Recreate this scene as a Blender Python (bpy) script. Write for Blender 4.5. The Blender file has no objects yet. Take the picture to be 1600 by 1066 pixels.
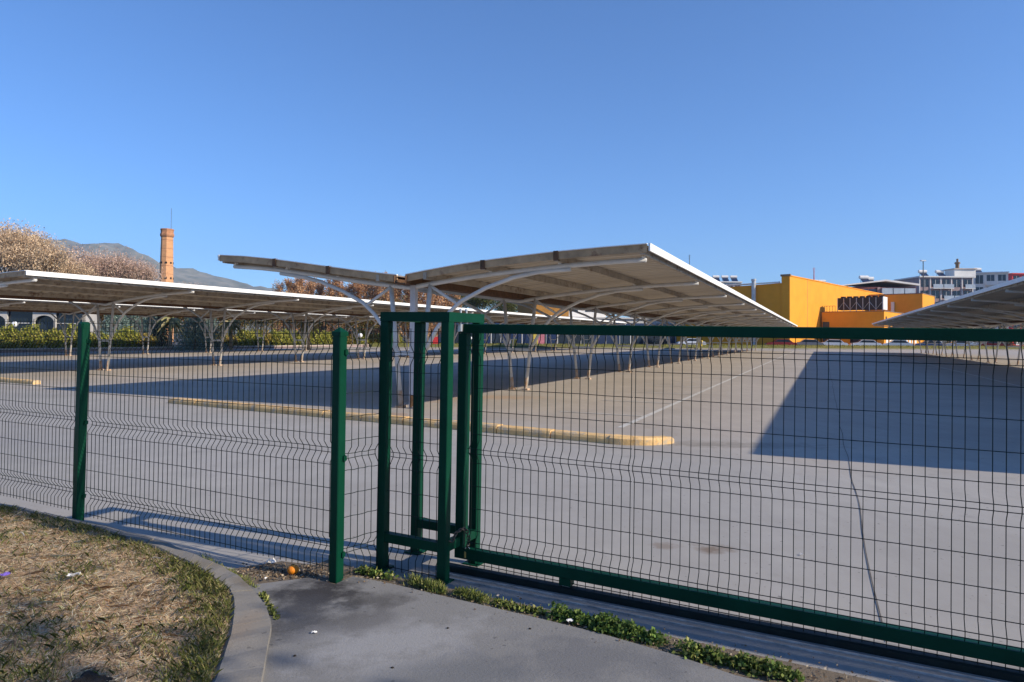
import bpy, math, random
import numpy as np
from mathutils import Vector, Matrix, noise as mnoise
random.seed(7); rng = np.random.default_rng(7)
R = math.radians
sc = bpy.context.scene
col = sc.collection

# ------------------------------------------------------------------ camera
cam = bpy.data.cameras.new('camera'); camo = bpy.data.objects.new('camera', cam); col.objects.link(camo)
cam.sensor_width = 36; cam.lens = 24; cam.clip_start = .05; cam.clip_end = 12000
cam.shift_y = -28.3/1600
camo.matrix_world = Matrix.Translation((0, 0, 1.45)) @ Matrix.Rotation(R(90)+.02, 4, 'X') @ Matrix.Rotation(.008, 4, 'Z')
sc.camera = camo
# ------------------------------------------------------------------ sky and sun
SUN_EL = R(28.6); SUN_AZ = math.atan2(.925, -.38)          # azimuth measured from +Y towards +X
w = bpy.data.worlds.new('World'); sc.world = w; w.use_nodes = True
nt = w.node_tree; sky = nt.nodes.new('ShaderNodeTexSky'); sky.sky_type = 'NISHITA'; sky.sun_disc = False
sky.sun_elevation = SUN_EL; sky.sun_rotation = SUN_AZ; sky.air_density = .88; sky.dust_density = .2; sky.ozone_density = 10.0; sky.altitude = 50
bg = nt.nodes['Background']; bg.inputs[1].default_value = .15
nt.links.new(sky.outputs[0], bg.inputs[0])
sl = bpy.data.lights.new('sun', 'SUN'); sl.energy = 4.9; sl.angle = R(.5); sl.color = (1, .88, .71)
so = bpy.data.objects.new('sun', sl); col.objects.link(so)
tosun = Vector((math.sin(SUN_AZ)*math.cos(SUN_EL), math.cos(SUN_AZ)*math.cos(SUN_EL), math.sin(SUN_EL)))
so.rotation_euler = tosun.to_track_quat('Z', 'Y').to_euler(); so.location = (20, -10, 30)
sc.view_settings.view_transform = 'Standard'; sc.view_settings.look = 'None'
sc.view_settings.exposure = .42; sc.view_settings.gamma = 1
sc.render.engine = 'CYCLES'

# ------------------------------------------------------------------ helpers
def tag(o, label=None, cat=None, group=None, kind=None):
    if label: o['label'] = label
    if cat: o['category'] = cat
    if group: o['group'] = group
    if kind: o['kind'] = kind
    return o
def empty(name, loc=(0, 0, 0), rz=0):
    o = bpy.data.objects.new(name, None); col.objects.link(o); o.location = loc; o.rotation_euler = (0, 0, rz)
    o.empty_display_size = .2
    return o
def link(name, me, parent=None, loc=(0, 0, 0), rz=0, sc_=None):
    o = bpy.data.objects.new(name, me); col.objects.link(o); o.parent = parent; o.location = loc; o.rotation_euler = (0, 0, rz)
    if sc_: o.scale = sc_
    return o
def copy_tree(o, parent=None):
    c = o.copy(); col.objects.link(c); c.parent = parent
    for ch in [x for x in bpy.data.objects if x.parent == o]: copy_tree(ch, c)
    return c
class MB:
    def __init__(s): s.v = []; s.f = []
    def add(s, vs, fs):
        b = len(s.v); s.v += [tuple(x) for x in vs]; s.f += [tuple(i+b for i in q) for q in fs]; return s
    def box(s, x0, x1, y0, y1, z0, z1):
        return s.add([(x0, y0, z0), (x1, y0, z0), (x1, y1, z0), (x0, y1, z0), (x0, y0, z1), (x1, y0, z1), (x1, y1, z1), (x0, y1, z1)],
            [(3, 2, 1, 0), (4, 5, 6, 7), (0, 1, 5, 4), (1, 2, 6, 5), (2, 3, 7, 6), (3, 0, 4, 7)])
    def bbox(s, x0, x1, y0, y1, z0, z1, b):     # box with bevelled vertical and top edges
        def ring(i, z): return [(x0+i, y0+b, z), (x0+b, y0+i, z), (x1-b, y0+i, z), (x1-i, y0+b, z), (x1-i, y1-b, z), (x1-b, y1-i, z), (x0+b, y1-i, z), (x0+i, y1-b, z)]
        vs = ring(0, z0)+ring(0, z1-b)+ring(b*.95, z1)
        fs = [tuple(range(7, -1, -1)), tuple(range(16, 24))]
        for k in (0, 8):
            for i in range(8): fs.append((k+i, k+(i+1) % 8, k+8+(i+1) % 8, k+8+i))
        return s.add(vs, fs)
    def tube(s, pts, r, n=8, cap=True, sq=False):
        pts = [Vector(p) for p in pts]; m = len(pts)
        rs = r if isinstance(r, (list, tuple)) else [r]*m
        t0 = (pts[1]-pts[0]).normalized(); up = Vector((0, 0, 1)) if abs(t0.z) < .9 else Vector((0, 1, 0))
        a = t0.cross(up).normalized(); vs = []
        for i, p in enumerate(pts):
            t = (pts[min(i+1, m-1)]-pts[max(i-1, 0)]).normalized()
            a = (a-t*a.dot(t)).normalized(); b = t.cross(a)
            for k in range(n):
                an = 2*math.pi*(k+(.5 if sq else 0))/n; vs.append(p+(a*math.cos(an)+b*math.sin(an))*rs[i])
        fs = []
        for i in range(m-1):
            for k in range(n): fs.append((i*n+k, i*n+(k+1) % n, (i+1)*n+(k+1) % n, (i+1)*n+k))
        if cap: fs += [tuple(range(n-1, -1, -1)), tuple((m-1)*n+k for k in range(n))]
        return s.add(vs, fs)
    def lathe(s, prof, n=16, c=(0, 0)):
        vs = [(c[0]+r*math.cos(2*math.pi*k/n), c[1]+r*math.sin(2*math.pi*k/n), z) for r, z in prof for k in range(n)]
        fs = [(i*n+k, i*n+(k+1) % n, (i+1)*n+(k+1) % n, (i+1)*n+k) for i in range(len(prof)-1) for k in range(n)]
        fs += [tuple(range(n-1, -1, -1)), tuple((len(prof)-1)*n+k for k in range(n))]
        return s.add(vs, fs)
    def prism(s, poly, z0, z1):
        n = len(poly); vs = [(x, y, z0) for x, y in poly]+[(x, y, z1) for x, y in poly]
        return s.add(vs, [tuple(range(n-1, -1, -1)), tuple(range(n, 2*n))]+[(i, (i+1) % n, n+(i+1) % n, n+i) for i in range(n)])
    def xprism(s, poly, x0, x1):                # (y, z) outline pushed along x
        n = len(poly); vs = [(x0, y, z) for y, z in poly]+[(x1, y, z) for y, z in poly]
        return s.add(vs, [tuple(range(n-1, -1, -1)), tuple(range(n, 2*n))]+[(i, (i+1) % n, n+(i+1) % n, n+i) for i in range(n)])
    def mesh(s, name, mat, smooth=False):
        me = bpy.data.meshes.new(name); me.from_pydata(s.v, [], s.f); me.update()
        import bmesh
        bm = bmesh.new(); bm.from_mesh(me); bmesh.ops.recalc_face_normals(bm, faces=bm.faces); bm.to_mesh(me); bm.free()
        for m in (mat if isinstance(mat, list) else [mat]): me.materials.append(m)
        if smooth: me.polygons.foreach_set('use_smooth', [True]*len(me.polygons))
        return me
    def build(s, name, mat, parent=None, loc=(0, 0, 0), rz=0, smooth=False):
        return link(name, s.mesh(name, mat, smooth), parent, loc, rz)

# ------------------------------------------------------------------ materials
def rgb(c): return (c[0], c[1], c[2], 1)
def mat(name, c, rough=.6, metal=0, var=.15, scale=3., c2=None, bump=0, bscale=60, spec=.4, wear=None, wscale=2., wamt=.55, coords='Object', stretch=(1, 1, 1)):
    m = bpy.data.materials.new(name); m.use_nodes = True; n = m.node_tree.nodes; l = m.node_tree.links
    b = n['Principled BSDF']; b.inputs['Roughness'].default_value = rough; b.inputs['Metallic'].default_value = metal
    b.inputs['Specular IOR Level'].default_value = spec
    tc = n.new('ShaderNodeTexCoord'); mp = n.new('ShaderNodeMapping'); mp.inputs['Scale'].default_value = stretch
    if coords == 'World':
        g = n.new('ShaderNodeNewGeometry'); l.new(g.outputs['Position'], mp.inputs[0])
    else: l.new(tc.outputs[coords], mp.inputs[0])
    def nz(s_, d=6, ro=.6):
        t = n.new('ShaderNodeTexNoise'); t.inputs['Scale'].default_value = s_; t.inputs['Detail'].default_value = d; t.inputs['Roughness'].default_value = ro
        l.new(mp.outputs[0], t.inputs['Vector']); return t.outputs['Fac']
    def mix(f, a, bb):
        x = n.new('ShaderNodeMix'); x.data_type = 'RGBA'
        l.new(f, x.inputs[0]) if hasattr(f, 'links') else None
        for s_, q in ((6, a), (7, bb)):
            if hasattr(q, 'links'): l.new(q, x.inputs[s_])
            else: x.inputs[s_].default_value = rgb(q)
        return x.outputs[2]
    def ramp(f, p0, p1):
        r_ = n.new('ShaderNodeMapRange'); r_.inputs[1].default_value = p0; r_.inputs[2].default_value = p1; l.new(f, r_.inputs[0]); return r_.outputs[0]
    lo = c2 if c2 else tuple(x*(1-var*1.6) for x in c)
    hi = c if c2 else tuple(min(1, x*(1+var)) for x in c)
    cc = mix(ramp(nz(scale), .3, .7), lo, hi)
    if wear: cc = mix(ramp(nz(wscale, 8, .7), wamt, wamt+.13), cc, wear)
    l.new(cc, b.inputs['Base Color'])
    if bump:
        bp = n.new('ShaderNodeBump'); bp.inputs['Strength'].default_value = bump; bp.inputs['Distance'].default_value = .02
        l.new(nz(bscale), bp.inputs['Height']); l.new(bp.outputs[0], b.inputs['Normal'])
    m['mix'] = 0
    return m
def leafmat(name, trans=.3):
    m = bpy.data.materials.new(name); m.use_nodes = True; n = m.node_tree.nodes; l = m.node_tree.links
    b = n['Principled BSDF']; b.inputs['Roughness'].default_value = .65; b.inputs['Specular IOR Level'].default_value = .2
    a = n.new('ShaderNodeAttribute'); a.attribute_name = 'tint'
    t = n.new('ShaderNodeBsdfTranslucent'); mx = n.new('ShaderNodeMixShader'); mx.inputs[0].default_value = trans
    l.new(a.outputs['Color'], b.inputs['Base Color']); l.new(a.outputs['Color'], t.inputs[0])
    l.new(b.outputs[0], mx.inputs[1]); l.new(t.outputs[0], mx.inputs[2]); l.new(mx.outputs[0], n['Material Output'].inputs[0])
    return m
def ground_mat(name, base, spots=(), zone=None, fine=.10, big=.20, joint=None, dust=None, specks=True, bump=.25):
    """weathered concrete: large drifts, fine grain, dark specks; spots = (x, y, rx, ry, colour, strength) stains or painted shade at fixed places"""
    m = bpy.data.materials.new(name); m.use_nodes = True; n = m.node_tree.nodes; l = m.node_tree.links
    b = n['Principled BSDF']; b.inputs['Roughness'].default_value = .82; b.inputs['Specular IOR Level'].default_value = .3
    g = n.new('ShaderNodeNewGeometry'); pos = g.outputs['Position']
    def nz(s_, d=6, ro=.6, st=None):
        t = n.new('ShaderNodeTexNoise'); t.inputs['Scale'].default_value = s_; t.inputs['Detail'].default_value = d; t.inputs['Roughness'].default_value = ro
        if st:
            mp = n.new('ShaderNodeMapping'); mp.inputs['Rotation'].default_value = (0, 0, st[0]); mp.inputs['Scale'].default_value = st[1]; l.new(pos, mp.inputs[0]); l.new(mp.outputs[0], t.inputs['Vector'])
        else: l.new(pos, t.inputs['Vector'])
        return t.outputs['Fac']
    def mr(f, a, bb, c=0., d=1.):
        r_ = n.new('ShaderNodeMapRange'); l.new(f, r_.inputs[0])
        for i, q in enumerate((a, bb, c, d)): r_.inputs[i+1].default_value = q
        return r_.outputs[0]
    def mix(f, a, bb, mode='MIX'):
        x = n.new('ShaderNodeMix'); x.data_type = 'RGBA'; x.blend_type = mode
        for s_, q in ((0, f), (6, a), (7, bb)):
            if hasattr(q, 'links'): l.new(q, x.inputs[s_])
            elif s_ == 0: x.inputs[0].default_value = q
            else: x.inputs[s_].default_value = rgb(q)
        return x.outputs[2]
    def mth(op, a, bb):
        x = n.new('ShaderNodeMath'); x.operation = op
        for i, q in enumerate((a, bb)):
            if hasattr(q, 'links'): l.new(q, x.inputs[i])
            else: x.inputs[i].default_value = q
        return x.outputs[0]
    c = mix(mr(nz(.35, 8, .62), .3, .7), tuple(x*(1-big) for x in base), tuple(x*(1+big*.7) for x in base))
    c = mix(mr(nz(2.3, 8, .65), .35, .75, 0, .55), c, tuple(x*(.78) for x in base))
    c = mix(mr(nz(1.1, 8, .7, (R(24.4), (4, .5, 1))), .48, .8, 0, .5), c, tuple(x*.70 for x in base))     # streaks along the traffic
    if dust: c = mix(mr(nz(.8, 9, .7), .5, .75, 0, .5), c, dust)
    c = mix(mr(nz(160, 3, .6), .3, .7, 0, fine*3), c, tuple(x*.7 for x in base))
    if specks: c = mix(mr(nz(26, 2, .4), .70, .74, 0, .5), c, (.05, .05, .05))
    if zone:                                     # the ground turns warmer past a line along the kerb
        dp = n.new('ShaderNodeVectorMath'); dp.operation = 'DOT_PRODUCT'; l.new(pos, dp.inputs[0]); dp.inputs[1].default_value = zone[0]
        f = mr(mth('ADD', dp.outputs['Value'], mr(nz(.5, 6, .6), .3, .7, -.8, .8)), zone[1]-.8, zone[1]+1.6)
        c = mix(f, c, mix(1., c, zone[2], 'MULTIPLY'))
    if specks: c = mix(mr(nz(1.7, 3, .55), .66, .76, 0, .40), c, tuple(x*.45 for x in base))
    wob = nz(5, 6, .65)
    for (sx, sy, rx, ry, scol, st) in spots:
        mp = n.new('ShaderNodeMapping'); mp.vector_type = 'POINT'; mp.inputs['Location'].default_value = (-sx/rx, -sy/ry, 0); mp.inputs['Scale'].default_value = (1/rx, 1/ry, 0)
        l.new(pos, mp.inputs[0]); ln = n.new('ShaderNodeVectorMath'); ln.operation = 'LENGTH'; l.new(mp.outputs[0], ln.inputs[0])
        d = mth('ADD', ln.outputs['Value'], mr(wob, .3, .7, -.55, .55))
        c = mix(mr(d, 1.0, .35, 0, st), c, scol)
    l.new(c, b.inputs['Base Color'])
    bp = n.new('ShaderNodeBump'); bp.inputs['Strength'].default_value = bump; bp.inputs['Distance'].default_value = .006
    l.new(nz(70, 5, .7), bp.inputs['Height']); l.new(bp.outputs[0], b.inputs['Normal'])
    return m
M = {}
M['lot'] = ground_mat('lot_concrete', (.388, .368, .340), [(1.40, 4.72, .16, .12, (.16, .11, .07), .75), (1.08, 4.78, .14, .09, (.2, .15, .11), .6),
    (-1.6, 15.5, 1.2, .8, (.36, .25, .16), .5), (-.5, 16.3, 1.6, .7, (.42, .28, .17), .55), (2.6, 9.4, .9, .35, (.25, .22, .18), .6), (3.3, 9.3, 1.4, .3, (.22, .2, .17), .55), (-7, 9, 3, 1.2, (.3, .29, .28), .4), (4.5, 3.4, .35, .2, (.46, .4, .32), .6),
    (-2.2, 12.6, .7, .35, (.33, .2, .12), .6)], dust=(.42, .405, .385), zone=((.507, .862, 0), 8.7, (1.08, 1.01, .94)))
M['path'] = ground_mat('path_concrete', (.255, .248, .236), [(-1.05, 3.82, .30, .30, (.035, .032, .032), .95), (-1.05, 3.45, .32, .35, (.06, .06, .065), .8), (-.72, 3.72, .2, .16, (.07, .065, .06), .7), (-.55, 3.2, .5, .35, (.33, .325, .32), .7), (-.75, 3.45, .25, .2, (.09, .085, .08), .6), (.35, 3.05, .6, .3, (.13, .132, .138), .6), (-.2, 2.9, .35, .2, (.14, .145, .15), .6)], fine=.14, big=.25, bump=.5)  # bluish patches on the right put tree shade into the colour
M['apron'] = ground_mat('apron_concrete', (.30, .29, .28), [], fine=.14, big=.3, dust=(.42, .38, .32), bump=.5)
M['soil'] = ground_mat('soil', (.20, .16, .115), [], fine=.25, big=.35, bump=1.0)
M['turf'] = ground_mat('turf_soil', (.62, .47, .30), [], fine=.25, big=.35, bump=1.0)
M['asphalt'] = ground_mat('asphalt', (.10, .10, .105), [], fine=.1, specks=False)
M['verge'] = ground_mat('verge_turf', (.22, .20, .05), [], fine=.2, big=.35, specks=False)
M['kerbc'] = ground_mat('kerb_concrete', (.275, .255, .225), [(-1.45, 3.88, .14, .12, (.16, .13, .09), .7), (-1.28, 3.3, .10, .3, (.25, .20, .15), .6), (-1.2, 2.9, .2, .15, (.18, .18, .18), .6), (-1.8, 4.15, .2, .1, (.2, .17, .12), .6), (-2.4, 4.6, .4, .1, (.2, .17, .13), .5)], fine=.22, big=.4, bump=.6)
M['green'] = mat('green_paint', (.0018, .045, .024), .45, var=.12, scale=5, bump=.12, bscale=90, spec=.12, wear=(.006, .040, .025), wscale=9, wamt=.60)
M['wire'] = mat('wire_coating', (.008, .018, .015), .6, var=.2, spec=.2)
M['track'] = mat('track_steel', (.006, .013, .011), .6, var=.3, scale=12)
M['zinc'] = mat('zinc_steel', (.62, .62, .62), .35, metal=.8, var=.1)
M['wornsteel'] = mat('worn_steel', (.52, .51, .50), .5, metal=.3, var=.3, scale=9)
M['chain'] = mat('chain_steel', (.10, .085, .07), .5, metal=.6, var=.4, scale=40)
M['brass'] = mat('brass', (.5, .36, .12), .4, metal=.8)
M['cwhite'] = mat('canopy_white_paint', (.66, .65, .62), .5, var=.08, scale=2.5, wear=(.33, .21, .12), wscale=3.2, wamt=.66, bump=.1)
M['cedge'] = mat('canopy_edge_paint', (.86, .85, .81), .45, var=.05, scale=2, wear=(.55, .45, .33), wscale=1.5, wamt=.68)
M['cleg'] = mat('canopy_leg_paint', (.62, .59, .54), .55, var=.12, scale=3, wear=(.34, .17, .07), wscale=5, wamt=.60, bump=.15)
M['sheet'] = mat('roof_sheet_metal', (.53, .47, .38), .55, var=.12, scale=1.2, wear=(.34, .25, .16), wscale=.9, wamt=.62, stretch=(.35, 2.5, 1))
M['trim'] = mat('weathered_trim', (.46, .31, .17), .6, var=.25, scale=3, wear=(.20, .10, .05), wscale=4, wamt=.56)
M['purlin'] = mat('purlin_steel', (.40, .34, .26), .6, var=.2, scale=3, wear=(.14, .07, .035), wscale=4, wamt=.55)
M['rust'] = mat('rusty_gutter', (.17, .085, .04), .8, c2=(.06, .035, .02), scale=9, bump=.4)
M['rustleg'] = mat('rusty_base', (.55, .48, .40), .8, c2=(.42, .21, .08), scale=7, bump=.4)
M['rustfoot'] = mat('rusted_foot', (.55, .26, .09), .8, c2=(.22, .10, .04), scale=14, bump=.4)
M['pipe'] = mat('drain_pipe_paint', (.60, .56, .54), .5, var=.12, scale=3, wear=(.42, .33, .27), wscale=3, wamt=.62)
M['yellow'] = mat('yellow_kerb_paint', (.78, .50, .21), .75, var=.2, scale=4, wear=(.46, .38, .27), wscale=7, wamt=.50, bump=.35, bscale=45)
M['line'] = mat('road_line_paint', (.58, .57, .54), .7, var=.1, scale=4, wear=(.42, .405, .38), wscale=4, wamt=.47, coords='World')
M['joint'] = mat('joint_filler', (.11, .10, .09), .9, var=.3, scale=6, coords='World')
M['stucco'] = mat('orange_stucco', (.78, .315, .018), .85, var=.06, scale=.5, bump=.15, bscale=20)
M['coping'] = mat('coping_brown', (.25, .16, .09), .7)
M['glassd'] = mat('dark_glass', (.015, .024, .04), .12, var=.3, scale=.3, spec=.6)
M['glassb'] = mat('blue_glass', (.012, .025, .075), .15, var=.3, scale=.2, spec=.6)
M['bwhite'] = mat('white_render', (.72, .70, .66), .8, var=.07, scale=.4)
M['bgrey'] = mat('grey_render', (.42, .41, .40), .8, var=.1, scale=.4)
M['bpink'] = mat('mauve_render', (.36, .26, .25), .8, var=.1, scale=.4)
M['maroon'] = mat('maroon_render', (.16, .05, .05), .8, var=.12, scale=.4)
M['awning'] = mat('blue_grey_awning', (.38, .45, .52), .7, var=.12, scale=.8)
M['red'] = mat('red_paint', (.60, .04, .04), .5)
M['brick'] = mat('chimney_brick', (.66, .34, .16), .85, var=.16, scale=1.2, bump=.4, bscale=9, wear=(.5, .27, .14), wscale=3, wamt=.55, stretch=(1, 1, 6))
M['brickd'] = mat('chimney_cap_brick', (.46, .22, .11), .85, var=.2, scale=2)
M['hole'] = mat('dark_recess', (.03, .022, .018), .9)
M['bark'] = mat('bark', (.20, .16, .12), .9, var=.25, scale=4, bump=.5, bscale=20)
M['barkt'] = mat('tan_bark', (.40, .28, .18), .9, var=.2, scale=4)
M['leaf'] = leafmat('leaf'); M['dry'] = leafmat('dry_leaf', .25); M['blade'] = leafmat('grass_blade', .5)
M['hill'] = mat('hill_scrub', (.09, .10, .065), .95, var=.35, scale=.016, c2=(.30, .27, .20), coords='World')
M['stone'] = mat('planter_stone', (.50, .42, .35), .85, var=.15, scale=1.2)
M['globe'] = mat('globe_glass', (.85, .85, .85), .2, var=.02)
M['metal'] = mat('dark_metal', (.06, .065, .07), .5)
M['unit'] = mat('unit_dark_panel', (.035, .028, .024), .6, var=.2, scale=.5)
M['steelg'] = mat('grey_steel', (.5, .5, .5), .4, metal=.4)
M['peel'] = mat('mandarin_peel', (.85, .26, .015), .45, var=.06, scale=20, bump=.3, bscale=160)
M['paper'] = mat('paper', (.78, .77, .75), .8, var=.05)
M['purple'] = mat('purple_wrapper', (.16, .10, .45), .5, var=.2, scale=20)
M['clod'] = mat('dark_clod_soil', (.030, .024, .020), .95, var=.4, scale=20, bump=1, bscale=40)
M['tyre'] = mat('tyre_rubber', (.02, .02, .02), .8)
M['carw'] = mat('car_white', (.75, .77, .8), .25, var=.02); M['carr'] = mat('car_red', (.30, .03, .03), .25, var=.02)
M['carb'] = mat('car_blue', (.06, .12, .28), .25, var=.02); M['carg'] = mat('car_grey', (.22, .23, .25), .25, var=.02)
M['bin'] = mat('bin_yellow', (.75, .55, .10), .5); M['pinkp'] = mat('poster_pink', (.65, .22, .25), .7)

# ------------------------------------------------------------------ the setting: ground sheets
TH = R(24.4); AX = Vector((math.sin(TH), math.cos(TH), 0)); CX = Vector((math.cos(TH), -math.sin(TH), 0))   # along / across the carport rows
def poly_sheet(name, pts, z, m, thick=0, kind='structure'):
    mb = MB()
    if thick: mb.prism(pts, z-thick, z)
    else: mb.add([(x, y, z) for x, y in pts], [tuple(range(len(pts)))])
    o = mb.build(name, m)
    if not thick:
        for p in o.data.polygons:
            if p.normal.z < 0: o.data.flip_normals(); break
    return tag(o, kind=kind)
poly_sheet('ground', [(3600*math.cos(a), 3600*math.sin(a)) for a in np.linspace(0, 2*math.pi, 49)[:-1]], -.03, M['asphalt'])
lot = [(-60, -8), (120, -8), (120, 115.2), (-23.5, 75), (-61, -8+.01)]
poly_sheet('parking_lot', [(-61, -8), (120, -8), (120, 115.2), (-23.5, 75)], 0, M['lot'])
def strip(name, p, q, wid, z, m, parent=None, kind='structure'):
    p = Vector((*p, 0)); q = Vector((*q, 0)); d = (q-p).normalized(); nn = Vector((-d.y, d.x, 0))*wid/2
    o = MB().add([(*(a)[:2], z) for a in (p-nn, q-nn, q+nn, p+nn)], [(0, 1, 2, 3)]).build(name, m, parent)
    if kind and parent is None: tag(o, kind=kind)
    return o
def rowpt(K, Y): return (.4536*Y-K, Y)
def jitter_strip(name, p, q, wid, z, m, n=60, amp=.02):
    p = Vector((*p, 0)); q = Vector((*q, 0)); d = (q-p).normalized(); nn = Vector((-d.y, d.x, 0)); vs = []; fs = []
    for i in range(n+1):
        t = (i/n)**1.8; c = p+(q-p)*t; k = mnoise.noise(Vector((t*37, 3.1, 0)))*amp; ww = wid*(.75+.5*abs(mnoise.noise(Vector((t*90, 9, 0)))))
        a = c+nn*(k+ww/2); b = c+nn*(k-ww/2); vs += [(a.x, a.y, z), (b.x, b.y, z)]
    fs = [(2*i, 2*i+1, 2*i+3, 2*i+2) for i in range(n)]
    o = MB().add(vs, fs).build(name, m); return tag(o, kind='structure')
jitter_strip('slab_joint', (1.80, 3.30), rowpt(-.45, 70), .009, .004, M['joint'], 200, .05)
jitter_strip('slab_joint', rowpt(-9.6, 6), rowpt(-9.6, 70), .012, .004, M['joint'], 60, .015)
for s_, k_ in ((3.24, 0), (-6.3, 5.)):
    strip('parking_line', rowpt(s_, 11.0-k_), rowpt(s_, 82), .10, .004, M['line'])
for i in range(9):                                                    # bay divider lines under the centre carport
    a = Vector((*rowpt(3.3, 12.6+i*4.95/2), 0)); b = a-CX*1.6
    strip('parking_line', (a.x, a.y), (b.x, b.y), .08, .008, M['line'])
# lawn, kerb, path, apron and weed soil in the foreground
EDGE_IN = [(-6.1, 6.45), (-4.10, 5.514), (-3.21, 5.05), (-2.42, 4.545), (-1.95, 4.172), (-1.68, 3.904), (-1.49, 3.668), (-1.335, 3.269), (-1.245, 2.949), (-1.18, 2.70), (-1.06, 2.2)]
EDGE_OUT = [(-6.15, 6.60), (-4.16, 5.60), (-3.25, 5.145), (-2.42, 4.67), (-1.99, 4.345), (-1.653, 4.064), (-1.371, 3.716), (-1.174, 3.384), (-1.086, 3.10), (-.99, 2.759), (-.83, 2.2)]
poly_sheet('lawn', EDGE_IN+[(-1.1, 1.0), (-6.5, 1.0)], .045, M['turf'])
def smooth(pts, n=8):
    out = []
    for i in range(len(pts)-1):
        p0 = Vector(pts[max(i-1, 0)]); p1 = Vector(pts[i]); p2 = Vector(pts[i+1]); p3 = Vector(pts[min(i+2, len(pts)-1)])
        for k in range(n):
            t = k/n; out.append(.5*((2*p1)+(p2-p0)*t+(2*p0-5*p1+4*p2-p3)*t*t+(3*p1-p0-3*p2+p3)*t**3))
    return out+[Vector(pts[-1])]
EI = smooth(EDGE_IN); EO = smooth(EDGE_OUT)
kerb = empty('lawn_kerb', (-1.6, 4.0, 0)); tag(kerb, 'worn concrete kerb curving round the dry lawn', 'kerb')
cuts = [0, 12, 24, 36, 47, 56, 66, 73, 80]
for a, b in zip(cuts[:-1], cuts[1:]):
    mb = MB(); n = b-a; vs = []
    for i in range(a, b+1):
        e = .003 if i == a else (-.003 if i == b else 0)
        j = min(max(i, 0), len(EI)-1); d = (EI[min(j+1, 80)]-EI[max(j-1, 0)]).normalized()*e
        p = EI[j]+d; q = EO[j]+d; dz = .012*mnoise.noise(Vector((i*.37, a*.7, 0)))
        pi = p+(q-p)*.10; qi = p+(q-p)*.985
        for c, z in ((p, -.02), (p, .050+dz), (pi, .064+dz), (qi, .056+dz), (q, .044+dz), (q, -.02)):
            vs.append((c.x+1.6, c.y-4.0, z))
    fs = [(i*6+k, i*6+k+1, i*6+k+7, i*6+k+6) for i in range(n) for k in range(5)]+[(0, 1, 2, 3, 4, 5), tuple(n*6+k for k in (5, 4, 3, 2, 1, 0))]
    mb.add(vs, fs).build('kerb_stone', M['kerbc'], kerb)
PATH = [tuple(EO[i]) for i in range(44, 81, 3)]+[(-.6, .8), (2.6, .8), (2.2, 2.25), (.957, 2.91), (.734, 3.10), (.45, 3.30), (.174, 3.465), (-.337, 3.75), (-.70, 3.955), (-.93, 4.06), (-1.00, 3.93), (-1.18, 4.03)]
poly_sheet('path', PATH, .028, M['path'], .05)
gc = Vector((-.513, 4.328, 0)); GD = Vector((.888, -.46, 0)).normalized(); GN = Vector((-GD.y, GD.x, 0))     # gate line: direction and far-side normal
def gp(s, t): p = gc+GD*s+GN*t; return (p.x, p.y)
poly_sheet('gate_apron', [gp(-.45, -.30), gp(7, -.30), gp(7, .14), gp(-.45, .14)], .004, M['apron'])
poly_sheet('soil_strip', [gp(-.62, -.22), gp(-.30, -.275), gp(.6, -.285), gp(1.6, -.30), gp(3.2, -.32), gp(3.2, -.62), gp(.3, -.62), gp(-.62, -.58)], .010, M['soil'])
poly_sheet('soil_patch', [(-1.72, 4.20), (-1.45, 4.36), (-1.15, 4.28), (-.95, 4.16), (-.93, 3.95), (-1.45, 3.80)], .014, M['soil'])

# ------------------------------------------------------------------ far hills
rid = [(-3600, 330), (-2300, 345), (-1950, 352), (-1754, 356), (-1640, 342), (-1480, 322), (-1370, 282), (-1245, 246), (-1150, 222), (-1010, 182), (-860, 150), (-640, 96), (-420, 40), (-200, 4)]
hx = np.array([a for a, b in rid]); hz = np.array([b for a, b in rid])
mb = MB(); nx, ny = 130, 26; vs = []
for j in range(ny):
    for i in range(nx):
        x = -3400+3350*i/(nx-1); t = j/(ny-1); h = float(np.interp(x, hx, hz)); prof = math.sin(min(t/.72, 1)*math.pi/2)**1.15 if t < .72 else 1-.7*(t-.72)/.28
        y = 1950+900*t
        nn = mnoise.fractal(Vector((x*.004, y*.006, 0)), .7, 2.1, 5)
        vs.append((x*y/2600, y, max(h*prof*(1+.10*nn*(1 if t < .72 else .3))+nn*9*prof, -2)))
mb.add(vs, [(j*nx+i, j*nx+i+1, (j+1)*nx+i+1, (j+1)*nx+i) for j in range(ny-1) for i in range(nx-1)])
tag(mb.build('hill', M['hill'], smooth=True), kind='structure')

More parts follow.
